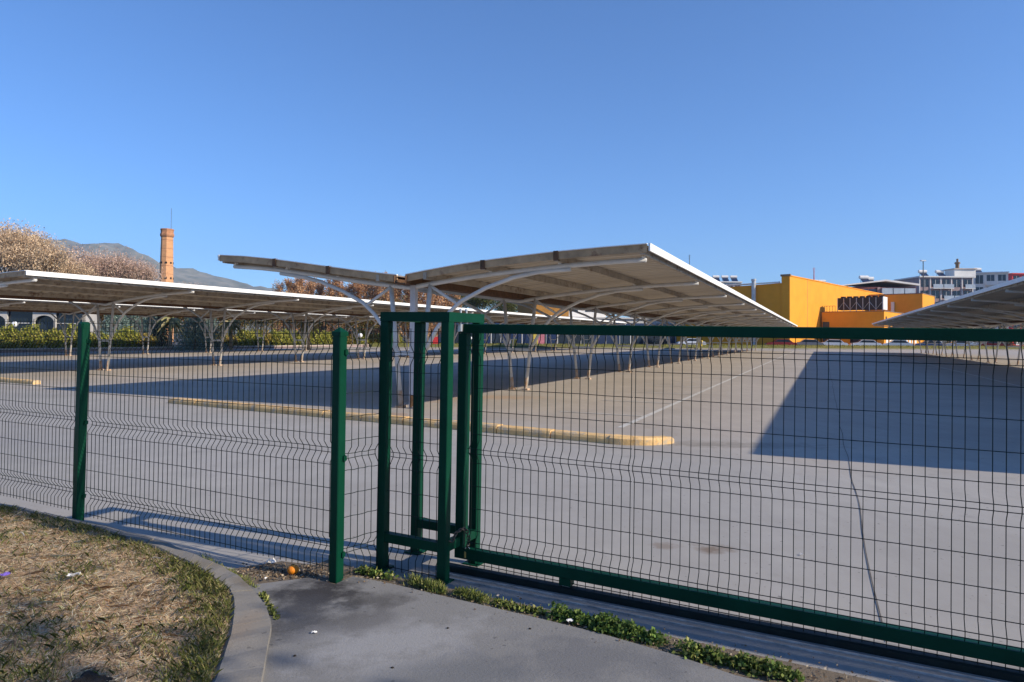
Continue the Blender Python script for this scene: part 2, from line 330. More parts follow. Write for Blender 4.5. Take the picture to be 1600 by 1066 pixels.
# ------------------------------------------------------------------ foliage helpers
def raw_mesh(name, V, nf, k, tint, m):
    """nf faces of k corners each, vertices in order"""
    me = bpy.data.meshes.new(name); nv = len(V)
    me.vertices.add(nv); me.vertices.foreach_set('co', V.astype(np.float32).ravel())
    me.loops.add(nv); me.loops.foreach_set('vertex_index', np.arange(nv, dtype=np.int32))
    me.polygons.add(nf); me.polygons.foreach_set('loop_start', np.arange(0, nv, k, dtype=np.int32)); me.polygons.foreach_set('loop_total', np.full(nf, k, dtype=np.int32))
    a = me.attributes.new('tint', 'FLOAT_COLOR', 'POINT'); a.data.foreach_set('color', np.concatenate([np.repeat(tint, nv//len(tint), axis=0), np.ones((nv, 1))], 1).astype(np.float32).ravel())
    me.materials.append(m); me.update(calc_edges=True); me.validate(); return me
def leaves(name, P, size, tint, m, aspect=.5, up=0., flat=0.):
    n = len(P); a = rng.normal(size=(n, 3)); a[:, 2] += up; a[:, 2] *= (1-flat); a /= np.linalg.norm(a, axis=1)[:, None]
    b = rng.normal(size=(n, 3)); b -= a*(a*b).sum(1)[:, None]; b /= np.linalg.norm(b, axis=1)[:, None]
    L = a*size[:, None]; W = b*(size*aspect)[:, None]/2
    V = np.stack([P, P+L*.45+W, P+L, P+L*.45-W], 1).reshape(-1, 3)
    return raw_mesh(name, V, n, 4, tint, m)
def tints(n, pal, var=.25):
    pal = np.array(pal); c = pal[rng.integers(0, len(pal), n)]; return np.clip(c*(1+rng.normal(size=(n, 1))*var), .005, .95)
def branch_tree(h, spread, depth, split, per, lsize, pal, trunk_r, mbark, mleaf, rise=.55, aspect=.5, up=.4, fuzz=.5, trunk=.28, seed=1, var=.25):
    """limbs split again and again; leaves hang round the last twigs.  returns (trunk mesh, crown mesh)"""
    rs = random.Random(seed); mb = MB(); tips = []
    def grow(p, d, ln, r, lv):
        q = p+d*ln; mb.tube([p, (p+q)/2+Vector((rs.uniform(-1, 1), rs.uniform(-1, 1), 0))*ln*.05, q], [r, r*.85, r*.7], 6 if lv < 2 else 3, cap=False)
        if lv >= depth: tips.append(q); return
        for i in range(split if lv else split+1):
            az = 2*math.pi*(i+rs.random()*.8)/(split+(0 if lv else 1)); tl = spread*rs.uniform(.55, 1.15)
            s_ = Vector((math.cos(az), math.sin(az), 0))
            nd = (d*math.cos(tl)+s_*math.sin(tl)+Vector((0, 0, rise*.35))).normalized()
            grow(q, nd, ln*rs.uniform(.62, .86), r*.62, lv+1)
        tips.append(q) if lv > 1 else None
    grow(Vector((0, 0, -.1)), Vector((0, 0, 1)), h*trunk, trunk_r, 0)
    T = np.array([tuple(t) for t in tips]); top = T[:, 2].max(); k = h/top
    V = np.array(mb.v); V[:, 2] *= k; mb.v = [tuple(x) for x in V]; T[:, 2] *= k
    n = len(T)*per; P = np.repeat(T, per, 0)+rng.normal(size=(n, 3))*fuzz
    br = 1+.18*rng.normal(size=len(T)); c = tints(n, pal, var)*np.clip(np.repeat(br, per), .6, 1.5)[:, None]
    P[:, 2] = np.maximum(P[:, 2], .15)
    cm = leaves('crown', P, lsize*(.6+.8*rng.random(n)), c, mleaf, aspect, up)
    return mb.mesh('trunk', mbark), cm
def plant(name, label, cat, loc, meshes, rz=0, s=1., group=None, parts=('trunk', 'crown'), sz=None):
    o = empty(name, loc, rz); o.scale = (s, s, sz or s); tag(o, label, cat, group)
    for nm, me in zip(parts, meshes): link(nm, me, o)
    return o

# ------------------------------------------------------------------ chimney, hills done; carports
PR = [(0, 2.60), (.45, 2.665), (1.0, 2.735), (1.69, 2.81), (2.5, 2.875), (3.25, 2.925), (4.1, 2.962), (4.87, 2.985)]
PL = [(0, 2.60), (.45, 2.655), (1.0, 2.725), (1.92, 2.855), (2.6, 2.955), (3.38, 3.065), (4.1, 3.145), (4.87, 3.205)]
def zof(u):
    p = PR if u >= 0 else PL; return float(np.interp(abs(u), [a for a, b in p], [b for a, b in p]))
BAY = 5.45
def sheet_mesh(s):
    nr = 16; pitch = BAY/nr; us = [.06, .5, 1.0, 1.7, 2.5, 3.3, 4.1, 4.89]; ys = []; 
    for k in range(nr):
        for f, z in ((0, 0), (.42, 0), (.52, .042), (.90, .042)): ys.append(((k+f)*pitch, z))
    ys.append((BAY, 0)); m = len(us); vs = [(s*u, y, zof(s*u)+z) for y, z in ys for u in us]
    return MB().add(vs, [(j*m+i, j*m+i+1, (j+1)*m+i+1, (j+1)*m+i) for j in range(len(ys)-1) for i in range(m-1)]).mesh('roof_sheet', M['sheet'])
SHEETS = [sheet_mesh(1), sheet_mesh(-1)]
def wing(s, u0, u1, n, dz): return [(s*u, 0, zof(s*u)+dz) for u in np.linspace(u0, u1, n)]
FR_BEAM = MB().tube(wing(-1, 4.78, .02, 14, -.185)+wing(1, .02, 4.78, 14, -.185), .048, 8).mesh('frame_beam', M['cwhite'], True)
ARC = [(.33, 1.10), (.62, 1.60), (.88, 1.90), (1.16, 2.13), (1.70, 2.38), (2.27, 2.56), (2.75, 2.64), (3.1, 2.665), (3.40, 2.675)]
def arc(s):
    return MB().tube([(s*u, .0, z+(zof(s*u)-zof(u))*(u/3.4)) for u, z in ARC], .042, 8).mesh('arch_brace', M['cwhite'], True)
FR_PARTS = []
for s in (-1, 1):
    FR_PARTS += [('leg', MB().tube([(s*.20, 0, 0), (s*.335, 0, 1.25), (s*.47, 0, zof(s*.47)-.17)], .048, 10).mesh('leg', M['cleg'], True)),
                 ('leg_base', MB().bbox(s*.20-.09, s*.20+.09, -.09, .09, 0, .05, .01).tube([(s*.20, 0, .04), (s*.232, 0, .34)], .051, 10).mesh('leg_base', M['rustleg'])),
                 ('arch_brace', arc(s)),
                 ('strut', MB().tube([(s*.44, 0, 2.46), (s*1.08, 0, 2.07)], .032, 6).mesh('strut', M['cwhite'], True)),
                 ('beam_cleat', MB().box(s*4.74-.03, s*4.74+.03, -.04, .04, zof(s*4.74)-.17, zof(s*4.74)-.10).box(s*3.2-.03, s*3.2+.03, -.045, .045, zof(s*3.2)-.15, zof(s*3.2)-.1).box(s*1.8-.03, s*1.8+.03, -.045, .045, zof(s*1.8)-.15, zof(s*1.8)-.1).mesh('beam_cleat', M['cedge']))]
FR_PARTS += [('tie_bar', MB().box(-.32, .32, -.03, .03, 1.06, 1.13).mesh('tie_bar', M['cwhite']))]
PU = (.55, 1.80, 3.25, 4.78)
def carport(O, nf, zs, label, first_pipe=False):
    o = empty('carport', (O[0], O[1], 0), -TH); o.scale = (1, 1, zs); tag(o, label, 'carport', 'white steel carports in rows across the parking lot')
    L = (nf-1)*BAY; y0 = -.35; y1 = L+.35
    for i in range(nf):
        b = link('frame_beam', FR_BEAM, o, (0, i*BAY, 0))
        for nm, me in FR_PARTS: link(nm, me, b)
    for i in range(nf-1):
        for me in SHEETS: link('roof_sheet', me, o, (0, i*BAY+.0, 0))
    for s in (-1, 1):                                                    # short overhang sheets at the two ends, edge strips, purlins
        for u in PU:
            z = zof(s*u); MB().box(s*u-.035, s*u+.035, y0-.012 if u < 4.7 else y0+.03, y1, z-.135, z-.002).build('purlin', M['purlin'], o)
        ze = zof(s*4.87); MB().box(min(s*4.90, s*4.93), max(s*4.90, s*4.93), y0, y1, ze-.085, ze+.045).build('edge_strip', M['cedge'], o)
        us = [.10, .6, 1.2, 1.78]; us2 = [1.84, 2.5, 3.22]; us3 = [3.29, 4.1, 4.87]
        for q in (us, us2, us3):                                         # end trim between the purlins
            n = len(q); vs = [(s*u, y, zof(s*u)+dz) for u in q for y, dz in ((y0+.004, -.105), (y0+.004, .030), (y0+.034, .030), (y0+.034, -.105))]
            fs = [(i*4+k, i*4+(k+1) % 4, i*4+4+(k+1) % 4, i*4+4+k) for i in range(n-1) for k in range(4)]+[(0, 1, 2, 3), tuple((n-1)*4+k for k in (3, 2, 1, 0))]
            MB().add(vs, fs).build('end_trim', M['trim'], o)
            vs = [(s*u, y, zof(s*u)+dz) for u in q for y, dz in ((y0-.012, .031), (y0-.012, .046), (y0+.05, .046), (y0+.05, .031))]
            MB().add(vs, fs).build('sunlit_lip', M['cedge'], o)  # white strip paints in the sunlit top of the sheet edge
        for u in PU[1:3]: MB().box(s*u-.045, s*u+.045, y0-.02, y0+.06, zof(s*u)-.125, zof(s*u)+.048).build('purlin_end', M['rust'], o)
        us = [.06, 1.0, 1.7, 2.5, 3.3, 4.1, 4.89]
        for ya, yb in ((y0, -.0), (L, y1)):
            MB().add([(s*u, y, zof(s*u)+.002) for y in (ya, yb) for u in us], [(i, i+1, i+8, i+7) for i in range(6)]).build('roof_sheet', M['sheet'], o)
    MB().xprism([(y0, 0)]*0+[(-.14, 2.62), (-.14, 2.47), (.14, 2.47), (.14, 2.62), (.12, 2.62), (.12, 2.49), (-.12, 2.49), (-.12, 2.62)], y0-.05, y1).build('gutter', M['rust'], o, (0, 0, 0), R(90)) if False else \
    MB().box(-.14, .14, y0-.05, y1, 2.465, 2.485).box(-.14, -.125, y0-.05, y1, 2.485, 2.63).box(.125, .14, y0-.05, y1, 2.485, 2.63).build('gutter', M['rust'], o)
    if first_pipe:
        p = MB().bbox(.02, .145, -.06, .06, 0, 2.47, .012).build('drain_pipe', M['pipe'], o)
        MB().box(.012, .155, .02, .068, .0, .14).box(.06, .16, -.082, -.063, .02, .26).build('rusty_foot', M['rustfoot'], p)
    return o
ctr = Vector((-2.19, 13.40, 0))
carport(ctr+AX*.35, 15, 1.0, 'nearest carport with white braced frame, in the middle behind the yellow kerb', True)
carport(Vector((-18.3, 21.4, 0))+AX*.35, 13, 1.065, 'left carport, its white roof edge in front of the far left one')
tip2 = Vector((*rowpt(48-5.35, 36.55), 0))
carport(tip2-CX*4.87-AX*BAY*3, 10, 1.10, 'farthest left carport, in front of the hedge')
carport(Vector((13.0, 4.3, 0))+AX*.35, 15, 1.0, 'right-hand carport with its dark underside cut by the picture edge')

# ------------------------------------------------------------------ painted kerbs of the parking islands
def painted_kerb(label, p, q, stones, curve=None, end=True):
    p = Vector((*p, 0)); q = Vector((*q, 0)); d = (q-p).normalized(); n = Vector((-d.y, d.x, 0)); L = (q-p).length
    o = empty('painted_kerb', p, math.atan2(d.y, d.x)); tag(o, label, 'kerb', 'yellow kerbs at the heads of the parking rows')
    step = L/stones
    for i in range(stones):
        x0 = i*step+.008; x1 = (i+1)*step-.008; j = random.uniform(-.010, .010); h = .115+random.uniform(-.010, .006)
        mb = MB(); pr = [(0, -.01), (0, h-.045), (.02, h-.012), (.05, h), (.19, h), (.21, h-.02), (.21, -.01)]
        if i == 0: mb.add([(x0+(.10 if z > .08 else 0), y+j+.0, z) for y, z in pr]+[(x1, y+j, z) for y, z in pr], [tuple(range(7)), tuple(range(13, 6, -1))]+[(k, (k+1) % 7, 7+(k+1) % 7, 7+k) for k in range(7)])
        else: mb.xprism([(y+j, z) for y, z in pr], x0, x1)
        mb.build('kerb_stone', M['yellow'], o)
    if curve:
        a0 = 0; r = curve[0]; nseg = curve[1]
        for i in range(nseg):
            mb = MB(); vs = []
            for k in range(5):
                an = (i+k/4*.985)/nseg*R(curve[2]); h = .115-.03*(i+k/4)/nseg
                for rr, z in ((r, -.01), (r, h-.03), (r-.04, h), (r-.19, h), (r-.21, h-.02), (r-.21, -.01)):
                    vs.append((L+.005+math.sin(an)*rr, r-math.cos(an)*rr, z))
            fs = [(k*6+m, k*6+(m+1) % 6, k*6+6+(m+1) % 6, k*6+6+m) for k in range(4) for m in range(6)]+[tuple(range(6)), tuple(24+m for m in range(5, -1, -1))]
            mb.add(vs, fs).build('kerb_stone', M['yellow'], o)
    return o
painted_kerb('long yellow painted kerb in front of the nearest carport', (-7.19, 14.32), (1.33, 9.31), 11, (.75, 3, 76))
painted_kerb('short yellow kerb end at the left picture edge', (-19.5, 22.6), (-13.4, 19.15), 7)
painted_kerb('yellow kerb at the head of the right-hand carport, beyond the picture', (9.2, 4.6), (16.5, .3), 8)

# ------------------------------------------------------------------ wire fence and sliding gate
LEV = [(1.495, 0), (1.43, 0), (1.365, 1), (1.338, 1), (1.245, 0), (1.105, 0), (.965, 0), (.825, 0), (.740, 1), (.713, 1), (.648, 0), (.508, 0), (.372, 0), (.240, 0), (.176, 1), (.150, 1), (.040, 0)]
FOLD = .034
WR = .0024
def vwire(dz, side, top=1.515):
    z = [(0.0, .02), (0, .105), (FOLD, .150), (FOLD, .176), (0, .220), (0, .665), (FOLD, .713), (FOLD, .740), (0, .785), (0, 1.292), (FOLD, 1.338), (FOLD, 1.365), (0, 1.41), (0, top)]
    return MB().tube([(0, side*a, b+dz) for a, b in z], WR, 4, sq=True).mesh('vertical_wire', M['wire'])
VW = {}
def wire_panel(parent, L, side, dz=0., y=0., x0=0., pitch=.05, cutlow=None, extra=()):
    k = (round(dz, 3), side)
    if k not in VW: VW[k] = vwire(dz, side, 1.515 if dz <= 0 else 1.455)
    n = int(L/pitch)
    xs = [x0+(L-n*pitch)/2+i*pitch for i in range(n+1)]+list(extra)
    for x in xs: link('vertical_wire', VW[k], parent, (x+random.uniform(-.0012, .0012), y, 0))
    for z, f in LEV:
        if dz > 0 and z > 1.4: continue
        yy = y+side*(FOLD+.004 if f else .005)
        mb = MB(); ns = 7; pts = [(x0+L*i/ns, yy+(random.uniform(-.003, .003) if 0 < i < ns else 0), z+dz+(random.uniform(-.0025, .0025) if 0 < i < ns else 0)) for i in range(ns+1)]
        mb.tube(pts, WR, 4, sq=True).build('horizontal_wire', M['wire'], parent)
def post_at(p, z0, z1, w, rz, label, cap='pyramid', lean=(0, 0)):
    o = empty('fence_post', (p[0], p[1], z0), rz); o.rotation_euler = (lean[0], lean[1], rz); tag(o, label, 'post', 'green square fence posts')
    MB().bbox(-w/2, w/2, -w/2, w/2, -.06, z1-z0, .005).build('post_tube', M['green'], o)
    h = z1-z0; e = w/2+.003
    if cap == 'pyramid':
        MB().add([(-e, -e, h-.02), (e, -e, h-.02), (e, e, h-.02), (-e, e, h-.02), (-e, -e, h+.004), (e, -e, h+.004), (e, e, h+.004), (-e, e, h+.004), (0, 0, h+.034)],
            [(0, 1, 5, 4), (1, 2, 6, 5), (2, 3, 7, 6), (3, 0, 4, 7), (4, 5, 8), (5, 6, 8), (6, 7, 8), (7, 4, 8)]).build('post_cap', M['green'], o)
    else:
        mb = MB()
        mb.bbox(-e, e, -e, e, h-.03, h+.022, .014); mb.build('post_cap', M['green'], o)
    for z in (.17, .73, 1.35):
        mb = MB(); mb.box(w/2-.001, w/2+.010, .004, .030, z-.014, z+.014).lathe([(.005, z-.018), (.005, z+.018)], 8, (w/2+.008, .016)); mb.build('clamp', M['green'], o)
    return o
P1 = Vector((-3.292, 5.228, 0)); P2 = Vector((-1.015, 4.015, 0)); P0 = P1+(P1-P2)*1.0
FD = (P2-P1).normalized(); frz = math.atan2(FD.y, FD.x)
post_at(P1, .04, 1.515, .062, frz, 'left green fence post with a rounded cap, standing behind the lawn', 'round', (0, .018))
post_at(P2, .0, 1.465, .062, frz, 'green fence post with a pointed cap, beside the mandarin on the path', 'pyramid', (0, .004))
def panel(label, a, b, side, z=0., dz=0., g='green wire mesh fence panels', off=.036):
    d = (b-a); L = d.length; o = empty('wire_fence', (a.x, a.y, z), math.atan2(d.y, d.x)); tag(o, label, 'fence', g)
    wire_panel(o, L, side, dz, y=side*off); return o
panel('wire mesh fence panel between the two green posts', P1+FD*.02, P2-FD*.02, 1, .03)
panel('wire mesh fence panel running out of the picture on the left', P0+FD*.02, P1-FD*.02, 1, .05)
hw, hd = .225, .180; grz = math.atan2(GD.y, GD.x)
FL = gc-GD*hw-GN*hd
dd = (FL-P2).normalized()
panel('narrow wire mesh panel closing the gap between pointed post and gate tower', P2+dd*.04, FL-dd*.03, 1, 0, 0., off=.0)
# gate tower: four posts with bars
tw = empty('gate_tower', gc, grz); tw.rotation_euler = (0, .010, grz); tag(tw, 'green four-post steel frame that catches the sliding gate', 'gate frame')
PW = .058; TT = 1.595
for sx in (-1, 1):
    for sy in (-1, 1):
        x, y = sx*hw, sy*hd
        po = MB().bbox(x-PW/2, x+PW/2, y-PW/2, y+PW/2, .012, TT-PW, .004).build('post', M['green'], tw)
        MB().bbox(x-.055, x+.055, y-.055, y+.055, 0.005, .014, .003).build('foot_plate', M['green'], po)
e = PW/2
for y in (-hd, hd): MB().box(-hw-e, hw+e, y-e, y+e, TT-PW+.0, TT).build('top_bar', M['green'], tw)
for x in (-hw, hw): MB().box(x-e, x+e, -hd+e, hd-e, TT-PW+.001, TT-.001).build('top_bar', M['green'], tw)
for y in (-hd, hd): MB().box(-hw+e, hw-e, y-e+.004, y+e-.004, .175, .230).build('low_bar', M['green'], tw)
MB().box(hw-e+.004, hw+e-.004, -hd+e, hd-e, .176, .229).build('low_bar', M['green'], tw)
for y in (-.034, .034):
    ro = MB().lathe([(.013, TT-PW-.058), (.017, TT-PW-.055), (.017, TT-PW-.012), (.008, TT-PW-.010), (.008, TT-PW+.002)], 14, (hw, y)).build('guide_roller', M['zinc'], tw, smooth=False)
    MB().lathe([(.006, TT-.005), (.006, TT+.016), (.011, TT+.016), (.011, TT+.026)], 6, (hw, y)).build('roller_bolt', M['zinc'], tw)
panel('wire mesh panel on the front of the gate tower', gc-GD*(hw-e)-GN*hd, gc+GD*(hw-e)-GN*hd, 1, 0, -.02, off=.0)
# sliding gate
gate = empty('sliding_gate', gc+GD*.238, grz); gate.rotation_euler = (0, .009, grz); tag(gate, 'long green sliding gate of wire mesh between a top and a bottom rail', 'gate')
GL = 5.4; w2 = .03
MB().bbox(-w2, w2, -w2, w2, .160, 1.468, .004).build('end_post', M['green'], gate)
MB().bbox(GL-w2, GL+w2, -w2, w2, .160, 1.468, .004).build('end_post', M['green'], gate)
mb = MB(); mb.xprism([(-w2, 1.473), (-w2+.004, 1.469), (w2-.004, 1.469), (w2, 1.473), (w2, 1.521), (w2-.004, 1.525), (-w2+.004, 1.525), (-w2, 1.521)], -w2, GL+w2); mb.build('top_rail', M['green'], gate)
mb = MB(); mb.xprism([(-w2, .099), (-w2+.004, .095), (w2-.004, .095), (w2, .099), (w2, .155), (w2-.004, .159), (-w2+.004, .159), (-w2, .155)], -w2, GL+w2); mb.build('bottom_rail', M['green'], gate)
wire_panel(gate, 1.02, -1, .03, y=.0, x0=.055); wire_panel(gate, GL-1.14, -1, .03, y=.0, x0=1.084)
for x in (.70, 3.6):
    b = MB().box(x-.035, x+.035, -.028, .028, .055, .0945).build('wheel_bracket', M['green'], gate)
    mb = MB(); mb.tube([(x, -.012, .062), (x, .012, .062)], .028, 14); mb.build('wheel', M['zinc'], b)
tr = empty('gate_track', gc+GD*.10, grz); tag(tr, 'dark steel ground track under the sliding gate', 'track')
MB().xprism([(-.032, .0045), (.032, .0045), (.032, .034), (.022, .040), (-.022, .040), (-.032, .034)], 0, 6.4).build('track_channel', M['track'], tr)
for yy, wd in ((-.075, .007), (-.135, .009)):
    MB().box(-.0, 6.4, yy-wd/2, yy+wd/2, .0045, .012).build('edge_bar', M['wornsteel'], tr)
# chain and padlock
ch = empty('chain', gp(.235, -.10)+(.26,)); tag(ch, 'rusty chain wound round the gate post and low bar, with a padlock', 'chain')
def torus(ra, rb, n=14, m=6, lx=1.):
    vs = []; fs = []
    for i in range(n):
        a = 2*math.pi*i/n
        for j in range(m):
            b = 2*math.pi*j/m; rr = ra+rb*math.cos(b); vs.append((rr*math.cos(a)*lx, rr*math.sin(a), rb*math.sin(b)))
    return MB().add(vs, [(i*m+j, ((i+1) % n)*m+j, ((i+1) % n)*m+(j+1) % m, i*m+(j+1) % m) for i in range(n) for j in range(m)])
LINK = torus(.0095, .0030, lx=1.55).mesh('link', M['chain'], True)
cp = smooth([(-.045, .03, -.02), (-.05, -.055, .005), (0.0, -.060, -.025), (.03, -.045, .02), (.065, .01, .028), (.085, .045, .005), (.098, .05, -.05), (.090, .045, -.09)], 5)
acc = [0]
for a, b in zip(cp[:-1], cp[1:]): acc.append(acc[-1]+(b-a).length)
nl = int(acc[-1]/.0205)
for i in range(nl):
    s = (i+.5)*acc[-1]/nl; k = max(j for j in range(len(acc)) if acc[j] <= s); k = min(k, len(cp)-2); t = (s-acc[k])/(acc[k+1]-acc[k]); p = cp[k].lerp(cp[k+1], t); d = (cp[k+1]-cp[k]).normalized()
    for dup in (0,):
        o = link('link', LINK, ch, p); o.rotation_mode = 'QUATERNION'
        q = d.to_track_quat('X', 'Z'); o.rotation_quaternion = q @ Matrix.Rotation(R(90 if i % 2 else 0), 3, 'X').to_quaternion()
pl = MB().bbox(.070, .108, .036, .054, -.155, -.115, .005).build('padlock', M['brass'], ch)
MB().tube(smooth([(.078, .045, -.116), (.078, .045, -.10), (.089, .045, -.088), (.100, .045, -.10), (.100, .045, -.116)], 4), .0035, 6).build('shackle', M['zinc'], pl)

# ------------------------------------------------------------------ lawn grass
def in_poly(P, poly):
    x, y = P[:, 0], P[:, 1]; c = np.zeros(len(P), bool); n = len(poly)
    for i in range(n):
        x0, y0 = poly[i]; x1, y1 = poly[i-1]
        c ^= ((y0 > y) != (y1 > y)) & (x < (x1-x0)*(y-y0)/(y1-y0+1e-12)+x0)
    return c
EIA = np.array([tuple(p) for p in EI])
lawnpoly = [tuple(p) for p in EI]+[(-1.1, 2.1), (-5.9, 2.1)]
P = np.stack([rng.uniform(-6., -1.05, 260000), rng.uniform(2.2, 6.5, 260000)], 1)
P = P[in_poly(P, lawnpoly)]
vis = np.abs(P[:, 0]) < P[:, 1]*.80+.15; P = P[vis]
dens = np.clip(1.9-P[:, 1]*.23, .45, 1); P = P[rng.random(len(P)) < dens]
de = np.min(np.linalg.norm(P[:, None, ::1]-EIA[None, ::3], axis=2), axis=1)
def nfield(P, s, o): return np.array([mnoise.noise(Vector((x*s+o, y*s, o))) for x, y in P])
n1 = nfield(P, 2.2, 3.); n2 = nfield(P, 7., 9.)
keep = rng.random(len(P)) < np.clip(.42+n2*.7+n1*.25+np.clip(1-de/.24, 0, 1)*.7, .08, 1); P, de, n1, n2 = P[keep], de[keep], n1[keep], n2[keep]
n = len(P)
near = np.clip((3.5-P[:, 1])/.6, 0, 1)*.45
gprob = np.clip(.06+n1*.40+n2*.2+near*.75+np.clip(1-(de+n2*.10)/.27, 0, 1)*1.1, .03, .92)
isg = rng.random(n) < gprob
kp = isg | (rng.random(n) < .42); P, de, n1, n2, isg = P[kp], de[kp], n1[kp], n2[kp], isg[kp]; n = len(P)
dry = np.array([(.88, .70, .48), (.80, .60, .40), (.92, .80, .60), (.66, .48, .31)]); grn = np.array([(.27, .30, .09), (.36, .36, .14), (.19, .23, .07), (.48, .44, .22)])
T = np.where(isg[:, None], grn[rng.integers(0, 4, n)], dry[rng.integers(0, 4, n)])*(1+.22*rng.normal(size=(n, 1)))
T = np.clip(T*(1+n1[:, None]*.3), .01, .85)
h = np.where(isg, rng.uniform(.016, .045, n), rng.uniform(.004, .014, n)*(1+1.2*(rng.random(n) < .10)))*(1+.35*n1)
az = rng.uniform(0, 2*math.pi, n); leanm = np.where(isg, rng.uniform(.25, 1.1, n), rng.uniform(1.2, 7., n))
dx = np.stack([np.cos(az), np.sin(az), 0*az], 1); px = np.stack([-np.sin(az), np.cos(az), 0*az], 1)
wd = rng.uniform(.0006, .0014, n)[:, None]
B = np.concatenate([P, np.full((n, 1), .044)+rng.uniform(0, .010, (n, 1))], 1)
m1 = B+dx*(h*leanm*.35)[:, None]+np.array([0, 0, 1])*(h*.6)[:, None]; tp = B+dx*(h*leanm)[:, None]+np.array([0, 0, 1])*(h*np.clip(1.1-leanm*.2, .15, 1))[:, None]
V = np.stack([B-px*wd, B+px*wd, m1+px*wd*.8, tp, m1-px*wd*.8], 1).reshape(-1, 3)
tag(link('lawn_grass', raw_mesh('lawn_grass', V, n, 5, T, M['blade'])), 'short dry straw-coloured grass with green patches on the lawn', 'grass', kind='stuff')

n = 190000; P = np.stack([rng.uniform(-5.6, -1.1, n), rng.uniform(2.3, 6.4, n)], 1); P = P[in_poly(P, lawnpoly)]; P = P[np.abs(P[:, 0]) < P[:, 1]*.80+.1]; n = len(P)
az = rng.uniform(0, 2*math.pi, n); ln_ = rng.uniform(.014, .065, n)[:, None]; dx = np.stack([np.cos(az), np.sin(az), rng.normal(size=n)*.16], 1)*ln_; px = np.stack([-np.sin(az), np.cos(az), rng.normal(size=n)*.3], 1)*rng.uniform(.0009, .0022, n)[:, None]
B = np.concatenate([P, .047+rng.random((n, 1))**2*.009], 1); V = np.stack([B-px, B+px, B+dx+px*.6, B+dx-px*.6], 1).reshape(-1, 3)
tag(link('straw_thatch', raw_mesh('straw_thatch', V, n, 4, tints(n, [(.88, .68, .46), (.76, .56, .37), (.92, .80, .60), (.60, .43, .27), (.34, .27, .15)], .2), M['blade'])), 'flat dead straw lying on the lawn soil', 'straw', kind='stuff')
# ------------------------------------------------------------------ weeds along the soil strip
def weed(label, a, b, n, ls, hgt, wid, pal, broad=True, name='weed_patch', flat=0.):
    a = np.array(a); b = np.array(b); c0 = (a+b)/2; t = rng.random(n); g = rng.normal(size=(n, 2))*wid*.5
    k = .55+.45*np.sin(t*17+a[0]*9)*np.cos(t*7.3)
    ctrs = a[None]+(b-a)[None]*t[:, None]+g*np.clip(k, .25, 1)[:, None]
    hz = np.abs(rng.random(n))**1.2*hgt*np.clip(1-np.abs(g).sum(1)/(wid*2.2), .15, 1)*np.clip(k+.25, .3, 1)
    Pp = np.concatenate([ctrs-c0[None], (hz+.014)[:, None]], 1)
    o = empty(name, (c0[0], c0[1], 0)); tag(o, label, 'weeds', 'weeds growing in the soil strip before the gate')
    lm_ = link('leaf_mass', leaves('leaf_mass', Pp, ls*(.6+.7*rng.random(n)), tints(n, pal, .28), M['leaf'], .8 if broad else .16, .3 if broad else 1.6, flat), o); lm_['kind'] = 'stuff'
    mb = MB()
    for i in range(min(60, n//12)):
        q = Pp[i*7]; mb.tube([(q[0]*.98, q[1]*.98, .008), (q[0], q[1], q[2])], .0012, 3)
    mb.build('stems', M['wire'] if False else M['leafstem'], o)
    return o
M['leafstem'] = mat('stem', (.10, .13, .04), .7)
GP = [(.10, .17, .035), (.16, .24, .055), (.07, .12, .03), (.20, .26, .08)]; GY = [(.24, .27, .07), (.17, .21, .05), (.32, .31, .12), (.12, .15, .04)]
weed('thick low clover-like weeds, the largest patch before the gate', (.24, 3.545), (.70, 3.245), 3600, .021, .075, .085, GP)
weed('leafy weeds at the bottom edge of the picture before the gate', (.80, 3.14), (1.22, 2.90), 2600, .020, .07, .07, GP+GY)
weed('yellow-green grassy tuft nearest the gate tower', (-.58, 4.00), (-.36, 3.83), 1300, .032, .05, .06, GY, False)
weed('small grassy tuft between gate tower and the clover patch', (-.30, 3.835), (-.12, 3.71), 1100, .030, .045, .055, GY, False)
weed('tiny weeds at the foot of the pointed post', (-.93, 4.18), (-.70, 4.06), 500, .022, .045, .05, GP+GY)
weed('sparse weeds between the grassy tufts and the clover patch', (-.08, 3.70), (.16, 3.57), 450, .020, .03, .05, GY)
weed('thin weeds along the outer edge of the lawn kerb', (-1.98, 4.40), (-1.42, 3.86), 800, .024, .035, .05, GY, False)
weed('weeds in the joint between lawn kerb and path', (-1.36, 3.78), (-1.16, 3.44), 500, .022, .025, .022, GY)
weed('green weeds where the kerb leaves the picture', (-1.30, 2.97), (-1.16, 2.72), 600, .026, .03, .04, GP, False)
nn_ = 1300; tt = rng.random(nn_); q0 = np.array([-1.45, 4.22]); Pp = np.concatenate([np.stack([rng.normal(-1.35, .18, nn_), rng.normal(4.15, .07, nn_)], 1), np.full((nn_, 1), .018)+rng.random((nn_, 1))*.008], 1)
Pq = []
for i in range(1500):
    s = rng.uniform(-.5, 3.2); t = -.42+rng.normal()*.08; x, y = gp(s, t); Pq.append((x, y, .012+rng.random()*.014))
Pp = np.concatenate([Pp, np.array(Pq)])
tag(link('leaf_litter', leaves('leaf_litter', Pp, .008+.016*rng.random(len(Pp))**2, tints(len(Pp), [(.22, .15, .09), (.34, .26, .17), (.12, .085, .06), (.42, .36, .28)]), M['dry'], .6, 0, .7)), 'dry leaf crumbs scattered along the soil by the gate', 'litter', kind='stuff')
